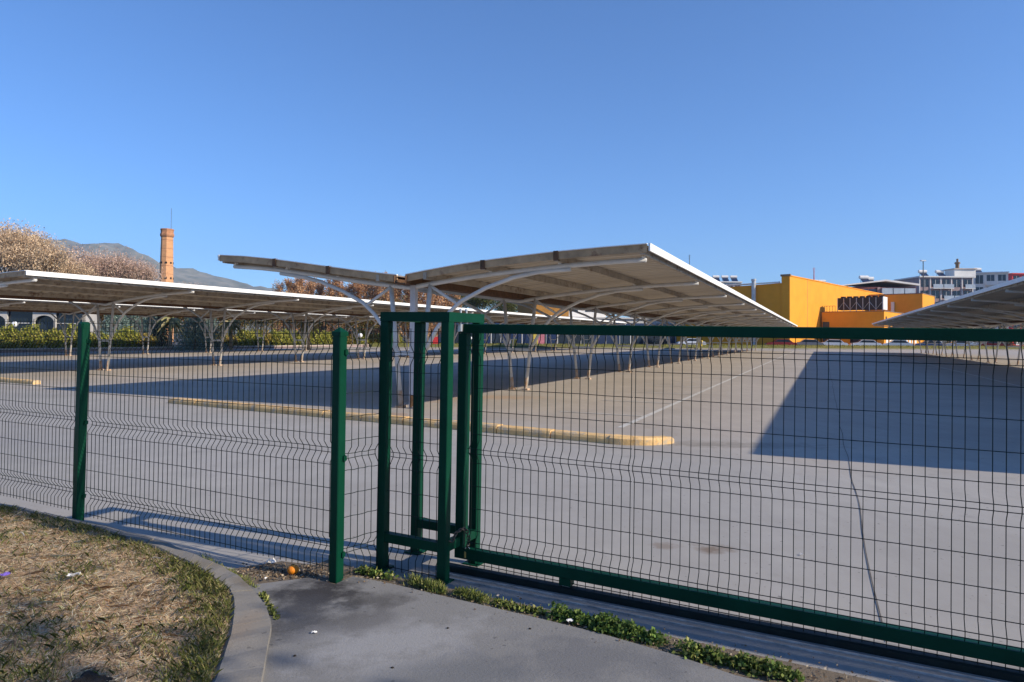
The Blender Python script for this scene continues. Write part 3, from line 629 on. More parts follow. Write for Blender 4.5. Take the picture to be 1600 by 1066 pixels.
# ------------------------------------------------------------------ small things lying about
def blob(name, label, cat, loc, r, m, sq=(1, 1, 1), bump=.0, n=(18, 12), seed=0, parts=None):
    vs = []; a, b = n
    for j in range(b+1):
        th = math.pi*j/b
        for i in range(a):
            ph = 2*math.pi*i/a; d = Vector((math.sin(th)*math.cos(ph), math.sin(th)*math.sin(ph), math.cos(th)))
            k = 1+bump*mnoise.noise(d*2.3+Vector((seed, seed*2, 0)))
            vs.append((d.x*r*k*sq[0], d.y*r*k*sq[1], d.z*r*k*sq[2]))
    fs = [(j*a+i, j*a+(i+1) % a, (j+1)*a+(i+1) % a, (j+1)*a+i) for j in range(b) for i in range(a)]
    o = MB().add(vs, fs).build(name, m, None, loc, smooth=True); return tag(o, label, cat)
mo = blob('mandarin', 'small orange mandarin lying on the path by the pointed post', 'fruit', (-1.298, 4.115, .046), .034, M['peel'], (1, 1, .86), .03)
MB().lathe([(.006, .026), (.005, .031), (.001, .032)], 7).build('stalk_end', M['leafstem'], mo)
blob('soil_mound', 'dark earth mound in the dry lawn at the bottom picture edge', 'soil mound', (-1.66, 2.735, .02), .115, M['clod'], (1, .8, .52), .5, (26, 16), 3)
def scrap(name, label, loc, w_, m, rz=0, group=None):
    vs = []; k = 5
    for i in range(k):
        for j in range(k): vs.append(((i/(k-1)-.5)*w_*(1+.2*random.random()), (j/(k-1)-.5)*w_*.6, abs(mnoise.noise(Vector((i*.9+loc[0]*9, j*.9, loc[1]))))*w_*.8+.001))
    o = MB().add(vs, [(i*k+j, (i+1)*k+j, (i+1)*k+j+1, i*k+j+1) for i in range(k-1) for j in range(k-1)]).build(name, m, None, loc, rz)
    so_ = o.modifiers.new('thickness', 'SOLIDIFY'); so_.thickness = .0008
    return tag(o, label, 'litter', group)
scrap('paper_scrap', 'crumpled white paper scrap on the dry lawn', (-2.466, 3.886, .075), .055, M['paper'], .3)
scrap('wrapper', 'small purple wrapper on the lawn at the left picture edge', (-2.861, 3.898, .075), .04, M['purple'], 1)
scrap('paper_scrap', 'white paper scrap against the fence beside the mandarin', (-1.50, 4.30, .02), .06, M['paper'], .8)
scrap('paper_scrap', 'white scrap below the clover weeds on the path edge', (.30, 3.43, .032), .03, M['paper'], 0)
scrap('paper_scrap', 'tiny white scrap in the middle of the path', (-.93, 3.28, .031), .022, M['paper'], 0)
scrap('paper_scrap', 'white scrap on the corner of the lawn kerb', (-1.42, 4.0, .03), .025, M['paper'], 2)
scrap('paper_scrap', 'tiny white scrap on the lot behind the gate', (1.95, 4.6, .004), .022, M['paper'], 2)
for i, (x, y) in enumerate([(-.95, 3.05), (-.5, 2.95), (.1, 3.35), (-.3, 3.35), (-1.15, 2.95)]):
    p_ = blob('pebble', ['dark pebble near the left side of the path', 'dark pebble at the bottom of the path', 'dark pebble near the weeds on the path', 'dark pebble in the middle of the path', 'dark pebble beside the kerb joint'][i], 'pebble', (x, y, .030), .007, M['clod'], (1, .8, .6), .4, (8, 6), i); p_['group'] = 'pebbles on the path'

# ------------------------------------------------------------------ verge strip beyond the lot
def fl(t, off=0):          # point along the far lot edge, off = distance beyond it
    a = Vector((-23.5, 75, 0)); b = Vector((120, 115.2, 0)); d = (b-a).normalized(); n = Vector((-d.y, d.x, 0)); p = a+d*t+n*off; return (p.x, p.y)
vb = MB(); pf = [(.1, -.02), (.1, .15), (1.0, .30), (2.4, .48), (4.2, .50), (5.5, .30), (5.5, -.02)]; e0, e1 = [[(*fl(t, o), z) for o, z in pf] for t in (8, 140)]
tag(vb.add(e0+e1, [tuple(range(7)), tuple(range(13, 6, -1))]+[(k, (k+1) % 7, 7+(k+1) % 7, 7+k) for k in range(7)]).build('verge', M['verge']), kind='structure')
kv = empty('verge_kerb', (*fl(0), 0)); tag(kv, 'pale kerb along the far end of the parking lot', 'kerb')
q = fl(0); q1 = fl(138); rzv = math.atan2(q1[1]-q[1], q1[0]-q[0])
for i in range(46): MB().bbox(i*3+.01, i*3+2.99, -.15, .09, -.02, .15, .02).build('kerb_stone', M['kerbc'], kv, (0, 0, 0), rzv)
n = 30000; ts = rng.uniform(8, 128, n); of = rng.uniform(.3, 5.4, n); a = np.array(fl(0)); d = (np.array(fl(1))-a); nn = np.array([-d[1], d[0]])
Pv = a[None]+d[None]*ts[:, None]+nn[None]*of[:, None]
tag(link('verge_grass', leaves('verge_grass', np.concatenate([Pv, np.interp(of, [p[0] for p in pf[1:6]], [p[1]-.01 for p in pf[1:6]])[:, None]], 1), rng.uniform(.06, .22, n), tints(n, [(.30, .28, .05), (.22, .22, .04), (.36, .32, .10), (.15, .17, .03)], .25), M['blade'], .22, 1.6)), 'yellow-green grass along the far end of the lot', 'grass', kind='stuff')

# ------------------------------------------------------------------ planter wall and hedge on the left side of the lot
pw = empty('planter_wall', (*rowpt(58, 46), 0), -TH); tag(pw, 'low pale stone wall edging the hedge bed', 'wall')
for i in range(29):
    y = i*2.0-4; MB().bbox(-.18, .16, y+.01, y+1.98, -.02, .20, .015).build('wall_block', M['bpink'], pw)
    MB().bbox(-.24, .22, y+.012, y+1.975, .203, .30+random.uniform(-.006, .006), .015).build('coping_stone', M['stone'], pw)
GH = [(.26, .28, .04), (.34, .34, .06), (.17, .19, .035), (.42, .37, .10)]
def bush_mesh(n, rx, ry, rz_, ls, pal, aspect=.6, seed=0):
    d = rng.normal(size=(n, 3)); d /= np.linalg.norm(d, axis=1)[:, None]; r = rng.random(n)**.33
    lump = np.array([.78+.34*mnoise.noise(Vector(x*2.4)+Vector((seed*5.1, 0, 0)))+.14*mnoise.noise(Vector(x*6)+Vector((seed, 0, 0))) for x in d])
    Pp = d*(r*lump)[:, None]*np.array([rx, ry, rz_]); Pp[:, 2] += rz_*.82; Pp = Pp[Pp[:, 2] > .05]
    n = len(Pp); return leaves('crown', Pp, ls*(.6+.8*rng.random(n)), tints(n, pal, .28), M['leaf'], aspect, .4)
BUSH = []
for s in range(4):
    mb = MB(); rs = random.Random(s)
    for i in range(7): a_ = i*.9; mb.tube([(0, 0, -.05), (math.cos(a_)*.3, math.sin(a_)*.25, .7), (math.cos(a_)*.6, math.sin(a_)*.5, 1.3)], [.04, .03, .012], 5)
    BUSH.append((mb.mesh('trunk', M['bark']), bush_mesh(2600, 1.15, .95, 1.02, .16, GH if s != 2 else [(.32, .26, .06), (.42, .28, .09), (.20, .18, .05)], seed=s)))
gaps = {12, 13}
words = ['first', 'second', 'third', 'fourth', 'fifth', 'sixth', 'seventh', 'eighth', 'ninth', 'tenth', 'eleventh', 'twelfth', 'thirteenth', 'fourteenth', 'fifteenth', 'sixteenth', 'seventeenth', 'eighteenth', 'nineteenth', 'twentieth', 'twenty-first', 'twenty-second', 'twenty-third', 'twenty-fourth']+['twenty-'+w_ for w_ in ('fifth', 'sixth', 'seventh', 'eighth', 'ninth')]+['thirtieth']+['thirty-'+w_ for w_ in ('first', 'second', 'third', 'fourth', 'fifth', 'sixth', 'seventh', 'eighth')]
k = 0
for i in range(37):
    if i in gaps: continue
    x, y = rowpt(59.4+random.uniform(-.2, .3), 44.5+i*1.42)
    plant('hedge_bush', '%s yellow-green bush from the left in the hedge behind the farthest carport' % words[k], 'bush', (x, y, 0), BUSH[random.randrange(4)], random.uniform(0, 6), random.uniform(.92, 1.15), 'bushes of the yellow-green hedge', sz=random.uniform(.85, 1.2)); k += 1
# ------------------------------------------------------------------ trees
BEIGE = [(.66, .48, .30), (.56, .40, .25), (.74, .57, .38), (.42, .29, .18)]
PINK = [(.62, .44, .33), (.52, .35, .27), (.70, .52, .40), (.40, .28, .21)]
RUST = [(.56, .31, .15), (.46, .24, .12), (.66, .43, .25), (.34, .19, .10)]
tb = [branch_tree(13.0, .50, 5, 3, 28, .22, BEIGE, .30, M['bark'], M['dry'], fuzz=.50, up=.9, aspect=.34, trunk=.26, seed=s, var=.22) for s in (3, 8)]
tpk = [branch_tree(11.0, .50, 5, 3, 20, .20, PINK, .22, M['bark'], M['dry'], fuzz=.55, up=1.0, aspect=.30, trunk=.26, seed=s, var=.22) for s in (5, 11)]
def at(px, Y): return ((px-800)/1066.7*Y, Y, 0)
for i, (px, Y, s, lab) in enumerate([(-45, 74, 1.0, 'tan dry-leaved tree cut by the left picture edge'), (12, 76, 1.03, 'tallest tan dry-leaved tree, at the left above the carport roof'), (50, 73, .94, 'tan dry-leaved tree second from the left above the carport roof'), (88, 78, .80, 'lower tan dry-leaved tree at the right shoulder of the tall group')]):
    plant('plane_tree', lab, 'tree', at(px, Y), tb[i % 2], i*1.7, s, 'tan dry-leaved trees left of the brick chimney')
for i, (px, Y, s, lab) in enumerate([(142, 86, 1.07, 'pinkish bare-twigged tree below the hill top'), (178, 88, 1.03, 'middle one of the pinkish bare-twigged trees below the hill'), (210, 90, .95, 'pinkish bare-twigged tree closest to the brick chimney'), (118, 92, .86, 'pinkish bare-twigged tree next to the tall tan group'), (300, 105, .80, 'small tan tree peeping over the carport roof right of the chimney')]):
    plant('bare_tree', lab, 'tree', at(px, Y), tpk[i % 2], i*2.1, s, 'pinkish bare-twigged trees below the hill')
def poplar(h, n, pal, seed):
    rs = random.Random(seed); mb = MB(); mb.tube([(0, 0, -.1), (0, .05, h*.5), (.05, 0, h*.97)], [.16, .10, .02], 6, cap=False); Pp = []
    for i in range(46):
        z = h*(.12+.80*i/46); a_ = rs.uniform(0, 6.28); r = rs.uniform(.6, 1.7)*(1-.55*(z/h)**2)
        e = Vector((math.cos(a_)*r, math.sin(a_)*r, min(z+rs.uniform(.9, 1.8), h*1.02))); mb.tube([(0, 0, z), (e.x*.6, e.y*.6, z+.35), tuple(e)], [.035, .02, .008], 3, cap=False)
        for k in range(n//46): 
            t = rs.uniform(.25, 1.05); Pp.append((e.x*t+rs.gauss(0, .17), e.y*t+rs.gauss(0, .17), z+(e.z-z)*t+rs.gauss(0, .22)))
    Pp = np.array(Pp); return mb.mesh('trunk', M['bark']), leaves('crown', Pp, .24*(.6+.8*rng.random(len(Pp))), tints(len(Pp), pal, .26), M['dry'], .38, 1.2)
pop = [poplar(9.6, 4600, RUST, s) for s in (1, 2, 3)]
px = 436
for i in range(17):
    plant('rusty_tree', '%s rust-brown upright tree from the left in the row behind the left carport' % words[i], 'tree', at(px, 98+random.uniform(-2, 3)), pop[i % 3], i*1.3, random.uniform(.93, 1.03) if i else .9, 'rust-brown upright trees behind the left carport'); px += 15.5+random.uniform(-4, 4)
px = 452
for i in range(16):
    plant('rusty_tree', '%s rust-brown upright tree from the left in the rear line behind the left carport' % words[i], 'tree', at(px, 105+random.uniform(-2, 2)), pop[(i+1) % 3], i*2.3, random.uniform(.93, 1.02), 'rust-brown upright trees behind the left carport'); px += 16.5+random.uniform(-4, 4)
GT = [(.10, .12, .03), (.15, .16, .04), (.07, .085, .025), (.22, .19, .06)]
tg = [branch_tree(10.5, .55, 4, 3, 60, .26, GT, .22, M['bark'], M['leaf'], fuzz=.7, aspect=.5, trunk=.3, seed=s) for s in (2, 4)]
for i, (px, s, lab) in enumerate([(712, .92, 'leafy green tree right beside the row of rusty trees'), (748, .98, 'leafy green tree second right of the rusty trees'), (786, .95, 'leafy green tree over the glass shopfront, seen under the roof'), (826, .80, 'rightmost leafy green tree seen below the carport roof')]):
    plant('green_tree', lab, 'tree', at(px, 132), tg[i % 2], i, s, 'green trees behind the glass shopfront')
BL = [(.17, .25, .21), (.23, .32, .27), (.12, .18, .16), (.30, .36, .30)]
def conifer(h, r, n, pal):
    mb = MB(); mb.tube([(0, 0, -.1), (0, 0, h*.95)], [.14, .03], 6); Pp = []
    z = rng.random(n)**1.1; a_ = rng.uniform(0, 6.28, n); rr = r*(1-z*.92)*(.35+.65*rng.random(n)**.5)*(1+.22*np.sin(a_*5+z*31))
    Pp = np.stack([np.cos(a_)*rr, np.sin(a_)*rr, .15+z*h-rr*.15], 1); return mb.mesh('trunk', M['bark']), leaves('crown', Pp, .22*(.6+.8*rng.random(n)), tints(n, pal, .25), M['leaf'], .3, .1)
con = conifer(4.6, 1.9, 5200, BL); dk = conifer(3.9, 1.0, 3000, [(.02, .035, .04), (.03, .05, .05)])
for i, (px, Y, s, lab) in enumerate([(180, 62, 1.0, 'leftmost blue-grey conifer behind the hedge'), (212, 66, 1.05, 'blue-grey conifer second from the left behind the hedge'), (238, 63, .9, 'blue-grey conifer just left of the tan trunk'), (305, 60, .95, 'blue-grey conifer in the gap of the hedge'), (322, 64, 1.0, 'blue-grey conifer right of the hedge gap')]):
    plant('conifer', lab, 'tree', at(px, Y), con, i*1.1, s, 'blue-grey conifers behind the hedge')
plant('dark_shrub', 'dark slim cypress beside the tan trunk behind the hedge', 'shrub', at(252, 62), dk, 0, 1.0)
bk = [branch_tree(5.2, .6, 4, 3, 26, .24, [(.20, .16, .05), (.28, .20, .07), (.12, .12, .04), (.34, .17, .07)], .12, M['bark'], M['leaf'], fuzz=.45, trunk=.22, seed=s) for s in (21, 22, 23)]
px = 95
for i in range(24):
    plant('garden_tree', '%s low olive and russet garden tree from the left behind the hedge' % words[i], 'tree', at(px, 68+i*.9+random.uniform(-1, 1)), bk[i % 3], i*2.3, random.uniform(.85, 1.1), 'low garden trees behind the hedge'); px += 24+random.uniform(-5, 5)
def palm(h, seed):
    mb = MB(); mb.tube([(0, 0, -.1), (.05, 0, h*.5), (.1, .05, h)], [.20, .16, .17], 8); lf = []
    rs = random.Random(seed); V = []
    for i in range(34):
        a_ = rs.uniform(0, 6.28); el = rs.uniform(-.5, 1.0); L = rs.uniform(1.0, 1.5); c = Vector((.1, .05, h)); d = Vector((math.cos(a_), math.sin(a_), 0)); pts = []
        for k in range(5): t = k/4; pts.append(c+d*(L*t*math.cos(el*.8))+Vector((0, 0, math.sin(el)*L*t-.75*L*t*t)))
        sd = Vector((-d.y, d.x, 0))
        for k in range(4):
            for sg in (-1, 1):
                w_ = .20*(1-k/5); V += [pts[k], pts[k+1], pts[k+1]+sd*sg*w_*.6-Vector((0, 0, .14)), pts[k]+sd*sg*w_-Vector((0, 0, .14))]
    V = np.array([tuple(v) for v in V]); nf = len(V)//4
    return mb.mesh('trunk', M['barkt']), raw_mesh('crown', V, nf, 4, tints(nf, [(.30, .27, .12), (.20, .20, .08), (.38, .32, .18)], .2), M['leaf'])
plm = palm(2.7, 4)
plant('palm', 'short tan-trunked palm behind the hedge below the chimney', 'palm', at(266, 61), plm, 0, 1.0, 'short palms in the garden')
plant('palm', 'short palm behind the hedge left of the pointed post', 'palm', at(482, 66), plm, 2, 1.0, 'short palms in the garden')
plant('palm', 'short palm under the farthest carport roof, above the hedge middle', 'palm', at(362, 64), plm, 4, .95, 'short palms in the garden')
n = 42000; t_ = rng.random(n); pxs = 60+1700*t_; Yb = 142+rng.normal(size=n)*3
prof_ = np.array([3.2+1.7*mnoise.noise(Vector((p*.021, 1.5, 0)))+1.1*mnoise.noise(Vector((p*.09, 4.5, 0))) for p in pxs])
Pw = np.stack([(pxs-800)/1066.7*Yb, Yb, np.maximum(rng.random(n)**.7*(prof_+.9), .1)], 1)
tag(link('far_wood', leaves('far_wood', Pw, .35*(.6+.8*rng.random(n)), tints(n, [(.10, .10, .035), (.16, .12, .05), (.06, .07, .03), (.20, .15, .07)], .28), M['leaf'], .6, .3)), 'dark mass of low trees far behind the lot', 'wood', kind='stuff')
# unseen trees: first shades lawn and path, other two added to block sky
ts = [branch_tree(8.2, .56, 4, 3, 95, .17, [(.07, .10, .03), (.10, .13, .04), (.05, .07, .025)], .17, M['bark'], M['leaf'], fuzz=.62, trunk=.26, seed=s) for s in (31, 32)]
for i, (x, y, s, lab) in enumerate([(7.05, -3.5, 1.0, 'leafy street tree whose dappled shade falls on the bottom of lawn and path'), (-1.2, -6.5, 1.0, 'unseen leafy tree added right behind the photographer to block sky from the gate'), (-8.5, -5.2, .95, 'unseen leafy tree added behind the photographer on the lawn side to block sky')]):
    plant('unseen_tree', lab, 'tree', (x, y, 0), ts[i % 2], i*1.9, s, 'street trees behind the photographer')
# ------------------------------------------------------------------ brick chimney
cy = empty('brick_chimney', (-60.9, 120, 0), R(22.5)); tag(cy, 'tall tapering brick chimney with rows of dark holes', 'chimney')
cb = MB(); nseg = 24; prof = [(1.30-.33*j/nseg, 18.4*j/nseg) for j in range(nseg+1)]; cb.lathe(prof, 8); sh = cb.build('shaft', M['brick'], cy)
MB().lathe([(.98, 18.42), (1.10, 18.6), (1.14, 18.75), (1.14, 19.0), (1.04, 19.15), (1.04, 19.55), (1.10, 19.7), (1.10, 19.9)], 8).build('cap', M['brickd'], cy)
for j in range(24):
    z = .75*j+.6; r = 1.30-.33*z/18.4; MB().lathe([(r+.006, z), (r+.012, z+.06), (r+.004, z+.12)], 8).build('brick_course', M['brickd'], sh) if j % 2 else None
for z in (3.2, 6.0, 8.6, 11.2, 13.9):
    r = 1.30-.33*z/18.4
    for k in range(8):
        a_ = 2*math.pi*k/8; MB().lathe([(.0, -.01), (.11, -.005), (.13, .03), (.0, .035)], 8).mesh
        o = MB().bbox(-.17, .17, -.16, .16, -.03, .04, .03).build('iron_plate', M['hole'], sh); o.location = (math.cos(a_)*r*1.0, math.sin(a_)*r*1.0, z); o.rotation_euler = (0, R(90), a_)
MB().tube([(.6, 0, 19.8), (.6, 0, 23.6)], .035, 5).build('lightning_rod', M['metal'], cy)
# ------------------------------------------------------------------ buildings
def rect(mb, o, u, x0, x1, z0, z1, d0, d1):        # box on a facade: o origin, u along, inward normal
    n = Vector((-u.y, u.x, 0)); c = [(x0, d0), (x1, d0), (x1, d1), (x0, d1)]
    vs = [tuple(o+u*a+n*b+Vector((0, 0, z))) for z in (z0, z1) for a, b in c]
    return mb.add(vs, [(3, 2, 1, 0), (4, 5, 6, 7), (0, 1, 5, 4), (1, 2, 6, 5), (2, 3, 7, 6), (3, 0, 4, 7)])
M['pavw'] = mat('pavilion_render', (.48, .46, .43), .85, var=.12, scale=.8)
M['stucco_shade'] = mat('shaded_orange_stucco', (.34, .16, .03), .85)  # orange stucco with shade put into the colour, for the roof block
# arched white pavilion at the far left
pv = empty('arched_pavilion', (-49, 62, 0), R(8)); tag(pv, 'white pavilion with dark round arches behind the hedge at the left', 'building')
def arch_wall(x0, wid, h, r, m):
    vs = []; fs = []; cx = x0+wid/2; N = 12; spring = h-r*.80-.30
    prof = [(cx-r, 0)]+[(cx-r*math.cos(math.pi*i/N), spring+r*.75*math.sin(math.pi*i/N)) for i in range(N+1)]+[(cx+r, 0)]
    outer = [(x0, 0)]+[(x0+wid*i/N, h) for i in range(N+1)]+[(x0+wid, 0)]
    for d in (0, .25):
        vs += [(x, d, z) for x, z in prof]+[(x, d, z) for x, z in outer]
    n = len(prof)
    for i in range(n-1):
        fs += [(i, i+1, n+i+1, n+i), (2*n+i, 2*n+i+1, 3*n+i+1, 3*n+i), (i, i+1, 2*n+i+1, 2*n+i), (n+i, n+i+1, 3*n+i+1, 3*n+i)]
    return MB().add(vs, fs)
for k in range(3):
    a_ = arch_wall(-3.2+k*4.1, 1.95, 3.4, .84, None).build('arch', M['pavw'], pv)
    MB().box(-3.2+k*4.1+.12, -3.2+k*4.1+1.83, .5, .55, 0, 3.1).build('pane', M['glassd'], a_)
    g = MB().box(-1.24+k*4.1, .89+k*4.1, .30, .36, .0, 3.4).build('pane', M['glassd'], pv)
    MB().box(-1.24+k*4.1, .89+k*4.1, .22, .295, 2.30, 2.36).build('transom', M['bwhite'], g)
    MB().box(-1.24+k*4.1, .89+k*4.1, .22, .295, .85, .90).build('transom', M['bwhite'], g)
MB().box(-3.6, 9.2, -.25, 4, 3.41, 3.75).build('roof_slab', M['bwhite'], pv); MB().box(-3.4, 9.0, 1.2, 3.9, -.02, 3.40).build('wall', M['bgrey'], pv)
def globe_lamp(label, px, Y, h):
    o = empty('globe_lamp', at(px, Y)); tag(o, label, 'lamp', 'white globe lamps in the garden')
    MB().lathe([(.09, 0), (.09, .05), (.04, .10), (.03, h-.22), (.07, h-.20)], 8).build('pole', M['metal'], o)
    g = blob('globe', None, None, (0, 0, h), .24, M['globe']); g.parent = o
globe_lamp('white globe lamp before the arched pavilion', 23, 58, 2.15); globe_lamp('white globe lamp beyond the pointed post', 563, 72, 1.45); globe_lamp('white globe lamp seen between gate tower posts', 735, 92, 1.2)
# glass shopfront
A = Vector((-9.5, 101, 0)); B = Vector((32, 113.6, 0)); u = (B-A).normalized(); L = (B-A).length
sf = empty('shopfront', A, math.atan2(u.y, u.x)); tag(sf, 'long low shopfront with dark blue glass beyond the verge', 'building')
MB().box(0, L, .35, 14, -.02, 4.4).build('wall', M['bgrey'], sf)
x = 0; i = 0
while x < L-1.2:
    ww = random.choice([1.5, 1.9, 2.4]); m = M['glassb'] if random.random() < .35 else (M['bwhite'] if random.random() < .12 else M['glassd'])
    MB().box(x+.05, x+ww-.05, .18, .24, .15, 3.1).build('pane', m, sf); MB().box(x-.045, x+.045, .10, .34, -.02, 3.15).build('mullion', M['bgrey'] if i % 3 else M['bwhite'], sf); x += ww; i += 1
MB().box(-.2, L+.2, -.6, .345, 3.16, 3.75).build('fascia', M['glassb'], sf); MB().box(-.1, L+.1, .0, 14.2, 4.41, 4.65).build('roof_slab', M['bgrey'], sf)
MB().box(13.6, 19.5, .8, 9, 4.66, 8.6).build('roof_block', M['stucco_shade'], sf); MB().box(19.6, 26, 1.0, 8, 4.66, 7.0).build('roof_block', M['bwhite'], sf)
for x in (20.2, 22.4, 24.4): MB().box(x, x+.9, .93, .99, 5.5, 6.3).build('window', M['glassd'], sf)
# orange building
U1 = Vector((.664, .748, 0)).normalized(); U0 = Vector((-U1.y, U1.x, 0))         # sunny wall direction; shaded wall direction
C = Vector((40.7, 100, 0))
ob = empty('orange_building', (0, 0, 0)); tag(ob, 'large orange rendered building with a bright sunny wall', 'building')
def hull(name, m, C, l1, l0, h, z0=-.02, parent=None, hend=None):
    c = [C, C+U1*l1, C+U1*l1+U0*l0, C+U0*l0]; hs = [h, h, hend or h, hend or h]
    vs = [(p.x, p.y, z0) for p in c]+[(p.x, p.y, hh) for p, hh in zip(c, hs)]
    return MB().add(vs, [(3, 2, 1, 0), (4, 5, 6, 7), (0, 1, 5, 4), (1, 2, 6, 5), (2, 3, 7, 6), (3, 0, 4, 7)]).build(name, m, parent)
hull('wall', M['stucco'], C, 58, 1.2, 10.65, parent=ob)
hull('wall', M['stucco'], C+U0*1.21+U1*.15, 57, 26, 9.7, parent=ob, hend=8.9)
hull('coping', M['bwhite'], C+U0*1.5-U1*.12, .45, 25.6, 9.93, 9.71, parent=ob, hend=9.2)
hull('coping', M['coping'], C-U1*.12-U0*.12, .4, 1.45, 10.95, 10.66, parent=ob)
hull('coping', M['stucco'], C+U1*.3-U0*.10, 57.6, 1.4, 10.80, 10.66, parent=ob)
hull('wall_joint', M['coping'], C+U1*7.6-U0*.012, .10, .02, 10.6, 0, parent=ob)
p = C+U0*5.2-U1*.45; pp = MB().tube([(p.x, p.y, 0), (p.x, p.y, 10.1)], .32, 12).build('flue', M['steelg'], ob); MB().tube([(p.x, p.y, 10.15), (p.x, p.y, 10.45)], .38, 12).build('flue_cap', M['steelg'], pp)
D_ = Vector((56.7, 104, 0)); an = empty('orange_annex', D_); tag(an, 'low orange annex with shaded front, built against the big orange building', 'building')
def on(C0): return [C0-D_]
def hullr(name, m, C0, l1, l0, h, z0, par, root):
    o = hull(name, m, C0-root, l1, l0, h, z0, par); return o
hullr('wall', M['stucco'], D_, 34, 9.05, 5.75, -.02, an, D_)
hullr('coping', M['coping'], D_-U1*.08-U0*.08, 34.2, 9.0, 5.86, 5.755, an, D_)
hullr('door', M['metal'], D_-U1*.05+U0*7.9, .045, 1.0, 4.2, 1.0, an, D_)
w_ = hullr('window', M['glassd'], D_-U1*.05+U0*2.9, .045, 1.9, 1.95, .55, an, D_); hullr('window_frame', M['coping'], D_-U1*.075+U0*2.85, .02, 2.0, 2.08, 1.96, w_, D_)
w_ = hullr('window', M['hole'], D_-U1*.05+U0*.9, .045, .7, 2.0, 1.4, an, D_)
hullr('window', M['hole'], D_+U1*.9-U0*.05, .6, .045, 5.0, 4.3, an, D_)
for i in range(10): hullr('window', M['bwhite'], D_+U1*(1.0+i*2.2)-U0*.05, 1.3, .045, 2.2, .6, an, D_)
for i in range(5):
    q = D_+U0*(7.1+i*.42)+U1*.3-D_; MB().tube([(q.x, q.y, 5.86), (q.x, q.y, 6.75)], .03, 5).build('railing_post', M['metal'], an)
q = D_+U0*7.1+U1*.3-D_; q2 = D_+U0*8.8+U1*.3-D_; MB().tube([(q.x, q.y, 6.75), (q2.x, q2.y, 6.75)], .035, 5).build('railing_bar', M['metal'], an)
# cooling unit on the annex roof
Q = D_+U1*.9+U0*.35; cu = empty('cooling_unit', (Q.x, Q.y, 5.87)); tag(cu, 'dark long cooling unit with white end on the annex roof', 'cooling unit')
root = Vector((Q.x, Q.y, 0))
hullr('casing', M['unit'], Q, 2.4, 6.6, 2.15, .25, cu, root); hullr('end_panel', M['bwhite'], Q-U0*.06-U1*.03, 2.46, .05, 2.2, .2, cu, root)
for i in range(8): hullr('rib', M['steelg'], Q-U1*.06+U0*(i*.93), .05, .09, 2.1, 0, cu, root)
for i in range(7): q = Q+U0*(.45+i*.93)+U1*1.2-root; MB().lathe([(.38, 2.16), (.40, 2.42), (.34, 2.42)], 12, (q.x, q.y)).build('fan_cowl', M['unit'], cu)
for i in range(7):
    a = Q-U1*.04+U0*(.1+i*.93)-root; b = Q-U1*.04+U0*((i+1)*.93)-root; lo, hi = (.3, 1.4) if i % 2 else (1.4, .3)
    MB().tube([(a.x, a.y, lo), (b.x, b.y, hi)], .035, 4).build('brace', M['steelg'], cu)
s2 = empty('orange_block', (75.2, 125, 0)); tag(s2, 'second smaller orange block to the right of the cooling unit', 'building')
S = Vector((75.2, 125, 0)); hullr('wall', M['stucco'], S, 11, 9, 9.9, -.02, s2, S); hullr('coping', M['coping'], S-U1*.06-U0*.06, 11.1, 9.1, 10.05, 9.905, s2, S); hullr('duct', M['bwhite'], S-U1*.4+U0*4.6, .35, .5, 8.5, 4.5, s2, S)
# apartments
def apartment(label, px0, px1, Y, h, st, wallm, bal=M['awning'], depth=11, rz=0, glass=M['glassd'], nb=3, slab=M['bwhite']):
    x0 = at(px0, Y)[0]; x1 = at(px1, Y)[0]; W = x1-x0; o = empty('apartment_block', (x0, Y, 0), rz); tag(o, label, 'building', 'apartment blocks behind the orange building')
    MB().box(0, W, 0, depth, -.02, h).build('wall', wallm, o); MB().box(-.25, W+.25, -.5, depth+.2, h+.005, h+.35).build('roof_slab', slab, o)
    fh = h/st; bw = W/nb
    for k in range(st):
        for i in range(nb):
            z = k*fh; x = i*bw
            wn = MB().box(x+bw*.16, x+bw*.84, -.05, -.005, z+.5, z+fh-.45).build('window', glass, o); MB().box(x+bw*.49, x+bw*.52, -.075, -.052, z+.5, z+fh-.45).build('window_frame', M['bwhite'], wn)
            if bal and (i+k) % 3 != 2:
                b = MB().box(x+.08, x+bw-.08, -1.3, -.08, z-.02, z+.14).build('balcony', slab, o); MB().box(x+.10, x+bw-.10, -1.28, -1.2, z+.15, z+1.1).build('balcony_front', bal, b)
    for i in range(nb+1): MB().box(i*bw-.10, i*bw+.10, -.14, -.003, 0, h-.02).build('pilaster', slab, o)
    return o
def heater(label, px, Y, z, rz=0.):
    x = at(px, Y)[0]; o = empty('water_heater', (x, Y+1.5, z), rz); tag(o, label, 'water heater', 'solar water heaters on the roofs')
    MB().add([(-.9, -.9, .25), (.9, -.9, .25), (.9, .5, 1.35), (-.9, .5, 1.35), (-.9, -.85, .17), (.9, -.85, .17), (.9, .55, 1.27), (-.9, .55, 1.27)], [(0, 1, 2, 3), (7, 6, 5, 4), (0, 4, 5, 1), (1, 5, 6, 2), (2, 6, 7, 3), (3, 7, 4, 0)]).build('collector_panel', M['glassb'], o)
    MB().tube([(-1.0, .75, 1.75), (1.0, .75, 1.75)], .42, 12).build('tank', M['bwhite'], o)
    MB().tube([(-.8, .5, 0), (-.8, .6, 1.4)], .05, 4).tube([(.8, .5, 0), (.8, .6, 1.4)], .05, 4).tube([(-.8, -.85, 0), (-.8, -.85, .3)], .05, 4).tube([(.8, -.85, 0), (.8, -.85, .3)], .05, 4).build('stand', M['metal'], o)
apartment('mauve and grey apartment block with blue-grey balcony fronts behind the light mast', 1437, 1520, 172, 17.2, 6, M['bpink'], nb=5)
